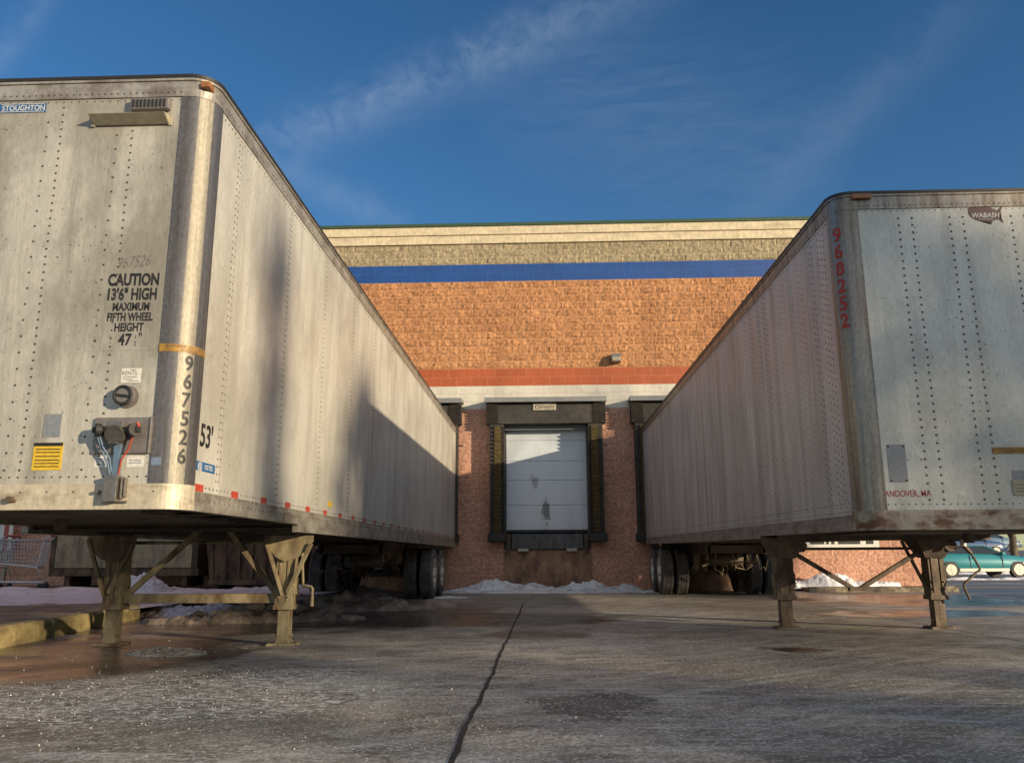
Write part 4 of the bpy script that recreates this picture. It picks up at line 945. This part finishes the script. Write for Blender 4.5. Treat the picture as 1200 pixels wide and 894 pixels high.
m=MB(); put(m,text_geo('@',.045,1.2,.012),lambda x,y:LSp(.27+x,1.405+y,.0045)); put(m,text_geo('OSTES',.032,1.1,.012),lambda x,y:LSp(.41+x,1.41+y,.0045)); m.build('sticker_lettering',M_white,a,recalc=False)
m=MB(); m.box((0,3.55,1.36),(.003,3.72,1.42)); m.build('yellow_sticker',M_yellow,LT)
m=MB(); put(m,text_geo('CRPU',.06,1.3,.01),lambda x,y:LSp(13.6+x,1.88+y)); put(m,text_geo('967526',.06,1.2,.01),lambda x,y:LSp(13.6+x,1.80+y)); m.build('small_mark',M_bluepale,LT,recalc=False)
ref=None
for i in range(25):
    y=.285+i*.633
    if i==0:
        m=MB(); m.box((0,-.065,1.255),(.0035,.065,1.305)); ref=m.build('red_reflector',M_red,LT); ref.location=(.001,y,0)
    else:
        c=ref.copy(); COL.objects.link(c); c.parent=LT; c.location=(.001,y,.003*y)
m=MB(); 
for xw in (-2.30,-4.75): pass
m.box(cornL(0,4.03,R(25),.195),cornL(0,4.075,R(60),.17)); m.build('marker_lamp',M_lamp,LT,bevel=.006)

# ---------- right
def right_extra(root,yy,ztop,lm):
    xi,xo=.245,1.96
    for cx in (xi,xo):
        m=MB(); z1=ztop+.04
        m.hexa([(cx-.11,yy-.11,z1-.24),(cx+.11,yy-.11,z1-.24),(cx+.11,yy+.11,z1-.24),(cx-.11,yy+.11,z1-.24),(cx-.24,yy-.2,z1),(cx+.24,yy-.2,z1),(cx+.24,yy+.2,z1),(cx-.24,yy+.2,z1)]); m.build('gusset_plate',M_under,root)
        m=MB(); m.tube([(cx+.17,yy-.16,z1-.10),(cx+.17,yy+.0,z1-.10)],.07,14); m.build('gear_box',lm,root)
    m=MB(); m.bar((xi+.10,yy,.88),(1.02,yy,.46),.06,.045); m.build('diagonal_brace',M_legd,root); m=MB(); m.bar((1.12,yy,.46),(xo-.08,yy,.90),.06,.045); m.box((.98,yy-.04,.43),(1.22,yy+.04,.475)); m.build('diagonal_brace',M_legd,root)
    m=MB(); m.bar((xo-.10,yy+.0,.48),(xo-.30,yy+.05,ztop),.035,.035); m.build('leg_strut',M_legd,root); m=MB(); m.bar((xi+.14,yy+.5,.52),(xi+.10,yy+.05,.62),.03,.03); m.build('leg_strut',M_legd,root)
    m=MB(); m.box((.98,yy-.03,.425),(xo-.08,yy+.0,.45)); m.build('cross_brace',M_legd,root) if False else None
    m=MB(); m.tube([(xo+.14,yy-.15,.92),(xo+.30,yy-.2,.93),(xo+.345,yy-.2,.91),(xo+.43,yy-.22,.70),(xo+.44,yy-.22,.67),(xo+.26,yy-.22,.53),(xo+.235,yy-.22,.50),(xo+.24,yy-.22,.46),(xo+.285,yy-.22,.34)],.013,8); m.tube([(xo+.30,yy-.2,.93),(xo+.37,yy-.2,.85)],.024,8); m.build('crank_handle',M_legd,root)
    m=MB(); m.tube([(xo+.245,yy-.3,1.09),(xo+.245,yy-.3,.93)],.032,12); m.build('document_tube',M_white,root)
H_R=2.9213; riv=[]
y=.34; k=0
while y<14.2:
    riv.append((y,.062,.20,H_R-.20)); riv.append((y+.075,.062,.23,H_R-.20)); 
    if k%2==0: riv.append((y+.15,.062,.20,H_R-.2))
    y+=.33; k+=1
fr=[]
for b in (.545,.985,1.51,1.95,2.30):
    fr+=[(b,.066,.24,2.72),(b+.115,.066,.24,2.72)]
cfgR=dict(seams=[1.2*i+.9 for i in range(11)],rivcols=riv,rr=.0085,frr=.0115,fseams=[1.0],leg_y=3.2,leg_split=.33,frail_end=.201,extra=right_extra,frontrivs=fr,lowrivs=True)
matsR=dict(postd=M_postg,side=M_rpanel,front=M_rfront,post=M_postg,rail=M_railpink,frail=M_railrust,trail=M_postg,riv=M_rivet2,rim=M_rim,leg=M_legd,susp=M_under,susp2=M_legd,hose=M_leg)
xR,yR=2.589,6.7956
RTt,TbR=semi_trailer('semi_trailer','pale ribbed box trailer on the right with faded red number on its corner',1,(xR,yR,0),1.0276,H_R,.0107,14.34,.155,matsR,(12.35,13.6),[(.225,.205,None),(1.97,.185,None)],(3.2,.03),cfgR)
def RFp(xw,zw,o=.002): return (xw-xR,-o,zw)
def cornR(x,y,a0=R(54),rr=.1640):
    a=a0-x/.155; return (.155-rr*math.sin(a),.155-rr*math.cos(a),y)
m=MB()
for i,ch in enumerate('968252'): put(m,slice_geo(text_geo(ch,.128,.92,.03),.014),lambda x,y:cornR(x,3.585-i*.157-.055+y))
m.build('fleet_number',M_txtr,RTt,recalc=False)
# map emblem
mp_=[(-.16,.075),(-.15,.085),(.05,.082),(.07,.07),(.075,.05),(.10,.062),(.105,.045),(.125,.05),(.15,.075),(.165,.10),(.175,.085),(.16,.055),(.15,.03),(.155,-.02),(.14,-.045),(.165,-.085),(.155,-.088),(.125,-.055),(.09,-.055),(.06,-.07),(.045,-.105),(.03,-.085),(.0,-.075),(-.05,-.065),(-.11,-.05),(-.15,-.02),(-.17,.02)]
m=MB(); n=len(mp_); sc_=.87
bm=bmesh.new(); V=[bm.verts.new((RFp(3.885+x*sc_,3.725+z*sc_,.002))) for x,z in mp_]; bm.faces.new(V); bmesh.ops.triangulate(bm,faces=bm.faces); me=bpy.data.meshes.new('map_emblem'); bm.to_mesh(me); bm.free(); me.materials.append(M_map)
em=bpy.data.objects.new('map_emblem',me); COL.objects.link(em); em.parent=RTt
m=MB(); put(m,text_geo('WABASH',.046,.92,.016,.15),lambda x,y:RFp(3.885+x,3.70+y,.0035)); put(m,text_geo('NATIONAL',.014,1.3,.004),lambda x,y:RFp(3.885+x,3.678+y,.0035)); m.build('emblem_lettering',M_white,em,recalc=False)
m=MB(); m.box(RFp(2.83,1.41,.003),RFp(2.98,1.72,0)); pl=m.build('registration_plate',M_greylab,RTt)
m=MB(); [m.rivet((x-xR,-.003,z),'-y',.009,.004,0) for x in (2.845,2.965) for z in (1.425,1.705)]; m.build('plate_rivet',M_black,pl)
m=MB(); put(m,text_geo('ANDOVER, MA',.052,.78,.008),lambda x,y:RFp(2.965+x,1.295+y)); m.build('town_lettering',M_txtr,RTt,recalc=False)
m=MB(); m.box(RFp(3.68,1.635,.003),RFp(4.35,1.69,0)); tp=m.build('orange_strip',M_ochre,RTt)
m=MB(); put(m,text_geo('VEHICLE LENGTH WARNING',.022,1.0,.002),lambda x,y:RFp(4.02+x,1.652+y,.004)); m.build('strip_print',M_legd,tp,recalc=False)
m=MB(); m.box(RFp(3.805,1.30,.012),RFp(3.98,1.42,0)); a=m.build('beige_notice',M_beige,RTt); m=MB(); [put(m,rect2(3.82,z,3.95,z+.006),lambda x,y:RFp(x,y,.0135)) for z in (1.325,1.35,1.38)]; m.build('decal_print',M_scrawl,a,recalc=False)
m=MB(); m.box(RFp(3.815,1.425,.003),RFp(3.97,1.50,0)); m.build('grey_notice',M_greylab,RTt)
m=MB(); m.box(RFp(2.74,3.885,.04),RFp(2.91,3.935,.012)); a=m.build('marker_lamp',M_lamp,RTt,bevel=.01)

# ------------------------------------------------------------------ shopping carts
M_chrome=flat('cart_wire',(.48,.48,.50),.35,.6)
def cart(loc,rz,label):
    c=empty('shopping_cart',loc,rz); tag(c,label,'shopping cart','shopping carts on the raised island')
    m=MB(); r_=.016
    for s in (-1,1):
        y=s*.26
        m.tube([(-.48,y,1.02),(-.40,y,.95),(-.30,y,.42),(-.42,y,.14),(.42,y*.7,.16)],r_,6)   # side frame
        m.tube([(-.30,y,.42),(.42,y*.7,.50)],r_*.8,6)
    m.tube([(-.42,-.26,.14),(-.42,.26,.14)],r_,6); m.tube([(.42,-.18,.16),(.42,.18,.16)],r_,6); m.tube([(-.3,-.26,.42),(-.3,.26,.42)],r_,6)
    m.build('frame',M_chrome,c)
    m=MB(); b0=[(-.36,.24),(.46,.17)]
    def bk(t,z):   # basket outline halfwidth at length t (0 rear..1 front)
        x0=-.40+.04*(1-z); x=(x0)*(1-t)+(.40+.14*z)*t; return x,(.27+.01*z)*(1-t)+(.17+.02*z)*t
    rows=[0,.14,.28,.42,.56,.7,.85,1]; 
    for z in rows:
        zz=.46+.06*0+z*.46; pts=[]
        xa,ya=bk(0,z); xb,yb=bk(1,z)
        m.tube([(xa,-ya,zz),(xb,-yb,zz+.03),(xb,yb,zz+.03),(xa,ya,zz),(xa,-ya,zz)],.004 if z<1 else .012,5)
    for i in range(17):
        t=i/16
        for s in (-1,1):
            x0,y0_=bk(t,0);x1,y1_=bk(t,1); m.tube([(x0,s*y0_,.46+.03*t),(x1,s*y1_,.92+.03*t)],.004,5)
        x0,y0_=bk(t,0); m.tube([(x0,-y0_,.46+.03*t),(x0,y0_,.46+.03*t)],.004,5)
    for i in range(9):
        for t in (0,1):
            x0,y0_=bk(t,0);x1,y1_=bk(t,1); q=-1+2*i/8; m.tube([(x0,q*y0_,.46+.03*t),(x1,q*y1_,.92+.03*t)],.004,5)
    m.build('basket',M_chrome,c)
    m=MB(); m.tube([(-.48,-.27,1.02),(-.48,.27,1.02)],.022,8); m.build('handle',flat('red_handle',(.35,.05,.05),.5) if 'red_handle' not in bpy.data.materials else bpy.data.materials['red_handle'],c)
    for x,y in ((-.40,.24),(-.40,-.24),(.38,.17),(.38,-.17)):
        m=MB(); 
        n=16; m.add([(x+.06*math.cos(2*math.pi*k/n),y+d,.06+.06*math.sin(2*math.pi*k/n)) for d in (-.015,.015) for k in range(n)],[(k,(k+1)%n,n+(k+1)%n,n+k) for k in range(n)]+[tuple(range(n)),tuple(range(n,2*n))]); m.box((x-.015,y-.02,.06),(x+.015,y+.02,.15)); m.build('castor',M_black,c)
    return c
ca=cart((-11.25,17.6,.2),R(200),'grey wire shopping cart nearest the trailer leg')
ca.scale=(1.12,1.12,1.12); cb=copy_tree(ca); cb.location=(-12.2,17.75,.2); cb.rotation_euler=(0,0,R(186)); cb['label']='grey wire shopping cart cut by the left picture edge'

# ------------------------------------------------------------------ cars
def paint(name,c): 
    k=NT(name); n=k.noise(6,3,.5); col=k.mix(k.ramp(n,(.4,0),(.8,.5)),c,tuple(x*.75+.02 for x in c)); k.b.inputs['Coat Weight'].default_value=.6; return k.fin(col,.35,.1)
M_teal=paint('teal_paint',(.015,.20,.24)); M_navy=paint('navy_paint',(.03,.07,.17)); M_cblue=paint('light_blue_paint',(.10,.17,.26)); M_cdark=paint('dark_paint',(.03,.035,.045))
M_glass=NT('car_glass').fin((.02,.03,.04),.08,0); M_silver=flat('silver_trim',(.55,.52,.45),.4,.3); M_head=flat('headlight_glass',(.6,.6,.55),.2)
def car(loc,rz,mat,label,trim=None,L_=4.35,Hh=1.22):
    c=empty('parked_car',loc,rz); tag(c,label,'car','cars parked beyond the right trailer')
    # stations front(+x)... body loft
    st=[(-2.18,.60,.45,.80),(-2.05,.74,.30,.90),(-1.5,.83,.24,.93),(-.6,.85,.22,.92),(.5,.85,.22,.90),(1.1,.84,.24,.86),(1.7,.80,.26,.78),(2.0,.70,.30,.68),(2.16,.55,.40,.58)]
    k=L_/4.35; kz=Hh/1.22; m=MB(); vs_=[]; n=10
    for (x,hw,zb_,zt) in st:
        ring=[(-hw*.9,zb_),(-hw,zb_+.1),(-hw*1.0,(zb_+zt)/2),(-hw*.97,zt-.06),(-hw*.82,zt),(hw*.82,zt),(hw*.97,zt-.06),(hw,(zb_+zt)/2),(hw,zb_+.1),(hw*.9,zb_)]
        vs_+=[(x*k,y,z*kz) for y,z in ring]
    fs=[(i*n+j,i*n+(j+1)%n,(i+1)*n+(j+1)%n,(i+1)*n+j) for i in range(len(st)-1) for j in range(n)]+[tuple(range(n)),tuple(range((len(st)-1)*n,len(st)*n))]
    m.add(vs_,fs,0,True); m.build('body',mat,c)
    z0=.88*kz; z1=Hh
    m=MB(); m.hexa([(-1.75*k,-.72,z0),(.95*k,-.74,z0-.02),(.95*k,.74,z0-.02),(-1.75*k,.72,z0),(-1.05*k,-.56,z1-.02),(.15*k,-.57,z1-.02),(.15*k,.57,z1-.02),(-1.05*k,.56,z1-.02)]); cabin=m.build('windows',M_glass,c,bevel=.03)
    m=MB(); m.hexa([(-1.1*k,-.57,z1-.03),(.2*k,-.58,z1-.03),(.2*k,.58,z1-.03),(-1.1*k,.57,z1-.03),(-1.0*k,-.52,z1+.01),(.1*k,-.53,z1+.01),(.1*k,.53,z1+.01),(-1.0*k,.52,z1+.01)]); 
    for s in (-1,1):
        m.bar((.95*k,s*.735,z0),(.17*k,s*.575,z1-.01),.05,.04); m.bar((-1.75*k,s*.715,z0),(-1.07*k,s*.565,z1-.01),.09,.05); m.bar((-.45*k,s*.745,z0),(-.5*k,s*.585,z1-.01),.05,.04)
    m.build('roof',mat,c,bevel=.015)
    m=MB()
    for s in (-1,1):
        for xx in (-.55*k,.72*k): a,b=sorted((s*.845,s*.858)); m.box((xx-.012,a,.36),(xx+.012,b,.86*kz))
        a,b=sorted((s*.85,s*.862)); m.box((-2.0*k,a*.93,.58*kz),(1.9*k,b*.985,.61*kz)); m.box((-.45*k,a,.74*kz),(-.30*k,b+.01*s,.77*kz))
    m.build('door_trim',M_black,c)
    for s in (-1,1):
        m=MB(); a,b=sorted((s*.78,s*.96)); m.box((.68*k,a,z0-.02),(.80*k,b,z0+.09)); m.build('side_mirror',mat,c,bevel=.015)
    m=MB(); m.box((2.08*k,-.62,.30*kz),(2.24*k,.62,.44*kz)); m.build('front_bumper',mat,c,bevel=.03)
    m=MB(); m.box((-2.26*k,-.64,.34*kz),(-2.1*k,.64,.50*kz)); m.build('rear_bumper',mat,c,bevel=.03)
    if trim:
        m=MB()
        for s in (-1,1): a,b=sorted((s*.835,s*.865)); m.box((-1.0*k,a,.24),(.95*k,b,.36)); m.box((-2.1*k,a*.9,.30),(-1.75*k,b*.9,.42)); m.box((1.75*k,a*.86,.30),(2.1*k,b*.86,.42))
        m.build('side_skirt',trim,c,bevel=.01)
    for x in (-1.33*k,1.32*k):
        for s in (-1,1):
            m=MB(); n=24
            def disc(mb,rr,ya,yb,mm): mb.add([(x+rr*math.cos(2*math.pi*q/n),yv,.31+rr*math.sin(2*math.pi*q/n)) for yv in (ya,yb) for q in range(n)],[(q,(q+1)%n,n+(q+1)%n,n+q) for q in range(n)]+[tuple(range(n)),tuple(range(n,2*n))],mm)
            disc(m,.31,s*.66,s*.865,0); wh=m.build('wheel',M_black,c); m=MB(); disc(m,.21,s*.86,s*.875,0)
            for q in range(5): m.bar((x,s*.878,.31),(x+.2*math.cos(q*1.257),s*.878,.31+.2*math.sin(q*1.257)),.05,.01,up=(0,1,0))
            m.build('rim',M_silver,wh)
    for s in (-1,1):
        m=MB(); a,b=sorted((s*.42,s*.62)); m.box((2.02*k,a,.50*kz),(2.15*k,b,.58*kz)); m.build('headlight',M_head,c,bevel=.02)
    return c
car((16.85,33.6,0),R(4),M_teal,'teal coupe with pale lower trim seen under the right trailer',M_silver)
car((22.9,52.5,.70),R(6),M_cblue,'light blue car in the far row left of the bare tree',None,4.4,1.35)
car((27.2,54.5,.83),R(2),M_navy,'navy car in the far row behind the tree trunk',None,4.4,1.35)
car((19.9,57.5,1.0),R(-4),M_cdark,'dark car farthest back in the row beyond the teal coupe',None,4.3,1.35)
car((31.5,60.5,1.08),R(2),M_cblue,'pale blue car in the far row right of the tree',None,4.4,1.4)

# ------------------------------------------------------------------ trees
M_bark=grimy('grey_bark',(.16,.13,.09),(.07,.055,.04),.9,0,(6,6,2),(.4,.6),20,.8,.02)
M_needle=flat('evergreen_needles',(.035,.055,.028),.8,0,.5,2)
def bare_mesh(seed,h,tr,depth=5,spread=.55):
    rr=random.Random(seed); t=MB(); cr=MB()
    def grow(mb,p,d,ln,r_,lv):
        pts=[p]; q=Vector(p); dd=Vector(d)
        for i in range(4):
            dd=(dd+Vector((rr.uniform(-.12,.12),rr.uniform(-.12,.12),rr.uniform(-.03,.08)))).normalized(); q=q+dd*ln/4; pts.append(tuple(q))
        rs=[r_*(1-.4*i/4) for i in range(5)]
        mb.tube(pts,r_,7 if lv<2 else 4,0,rs,caps=False)
        if lv>=depth: return
        n=rr.randint(3,4) if lv>0 else rr.randint(4,6)
        for i in range(n):
            k=rr.uniform(.45,1) if lv>0 else rr.uniform(.55,1); idx=min(4,max(1,int(k*4))); az=rr.uniform(0,6.28); sp=rr.uniform(.35,.95)*spread*1.3
            nd=(dd+Vector((math.cos(az)*sp,math.sin(az)*sp,rr.uniform(-.05,.25)))).normalized()
            grow(cr,pts[idx],nd,ln*rr.uniform(.55,.78),rs[idx]*rr.uniform(.5,.65),lv+1)
    grow(t,(0,0,0),(0,0,1),h*.38,tr,0); return t,cr
def bare_tree(loc,seed,h,tr,label,group,depth=5):
    e=empty('bare_tree',loc,rng.random()*6); tag(e,label,'tree',group)
    t,cr=bare_mesh(seed,h,tr,depth); t.build('trunk',M_bark,e,recalc=False); cr.build('crown',M_bark,e,recalc=False); return e
def conifer(loc,seed,h,rad,label,group,n=2600,col_shape=False,z0=0):
    rr=np.random.default_rng(seed); e=empty('evergreen_tree',loc,rr.random()*6); tag(e,label,'tree',group)
    m=MB(); m.tube([(0,0,0),(0,0,h*.5),(0,0,h*.97)],.2,8,0,[.22,.14,.02]); m.build('trunk',M_bark,e,recalc=False)
    m=MB(); t=rr.random(n)**.8; z=.06*h+t*h*.95 if not z0 else z0+t*(h-z0)
    prof=(1-t)**.75 if not col_shape else np.clip(1.25*(1-t**3),0,1)
    ang=rr.random(n)*6.283; lump=.75+.25*np.sin(ang*3+z*2.1)+.2*np.sin(ang*5-z*3.3)
    rad_=rad*prof*np.sqrt(rr.random(n))*lump+.1; X=rad_*np.cos(ang); Y=rad_*np.sin(ang)
    vs_=[];fs=[]
    for i in range(n):
        a=rr.normal(size=3); a/=np.linalg.norm(a); b=np.cross(a,rr.normal(size=3)); b/=np.linalg.norm(b); s=.12+.28*rr.random(); c=np.array([X[i],Y[i],z[i]])
        k=len(vs_); vs_+=[tuple(c+a*s),tuple(c+b*s*.5),tuple(c-a*s),tuple(c-b*s*.5)]; fs.append((k,k+1,k+2,k+3))
    m.add(vs_,fs); m.build('crown',M_needle,e,recalc=False); return e
GT='trees beyond the car park'
bare_tree((24.6,44.6,.1),11,7.5,.22,'bare tree with pale trunk beside the far row of cars',GT)
bare_tree((29.5,63,1.1),12,8,.2,'bare tree farther back at the right picture edge',GT,4)
bare_tree((20.5,66,1.1),13,8,.2,'bare tree behind the darkest far car',GT,4)
for i,(x,y,h,ra,lb) in enumerate(((14,72,8,2.6,'dark evergreen just right of the building corner beyond the lot'),(18.5,74,9,3,'dark evergreen behind the farthest dark car'),(23,73,7.5,2.8,'dark evergreen behind the light blue car'),(27.5,75,9.5,3,'tall dark evergreen behind the navy car'),(32.5,73,8,3,'dark evergreen behind the pale blue car at the picture edge'),(37.5,75,9,3,'dark evergreen at the far right end of the back row'))):
    conifer((x,y,1.2),40+i,h,ra,lb,GT,2200)
GB='trees standing behind the camera side of the yard'
# row of evergreens across the street: their long low shadow lies on the near half of the yard
src=[]
k=0
rr=random.Random(3)
for i in range(22):
    x=12+i*2.6; h=7.6+rr.uniform(-.9,.9)
    if i<3:
        e=conifer((x,-19+rr.uniform(-1,1),0),60+i,9.0,2.4,'',GB,2600,True); src.append(e)
    else:
        e=copy_tree(src[i%3]); e.location=(x,-19+rr.uniform(-1,1),0); 
    s=h/9.0; e.scale=(1,1,s); e.rotation_euler=(0,0,rr.uniform(0,6)); e['label']='dense evergreen in the long row across the lot behind the camera'; e['category']='tree'
# tree that shades the nose of the right trailer: clear trunk, crown high up
for i,(x,y,h,lb) in enumerate(((52.6,-27.9,15.9,'broad crowned evergreen with a clear trunk standing apart behind the camera'),(54.2,-26.9,15.5,'slightly shorter clear trunked evergreen beside the broad crowned one'))):
    conifer((x,y,0),90+i,h,1.5,lb,'clear trunked evergreens by the lot',520,True,12.0)
# far tall evergreens whose tips shade the side of the left trailer
for i,(x,y,h,r__) in enumerate(((46.2,-27.0,15.0,1.25),)):
    conifer((x,y,0),95+i,h,r__,('taller','shorter')[i]+' lone far evergreen behind the camera on the right','lone evergreens far behind the camera',330)
bare_tree((27.5,-13.5,0),21,11,.26,'bare tree nearest behind the camera on the right','bare trees behind the camera')
bare_tree((30,-.8,0),22,19,.3,'tall bare tree right of the yard out of view','bare trees behind the camera',4)
bare_tree((32.5,1.2,0),23,20,.3,'tallest bare tree right of the yard out of view','bare trees behind the camera',4)
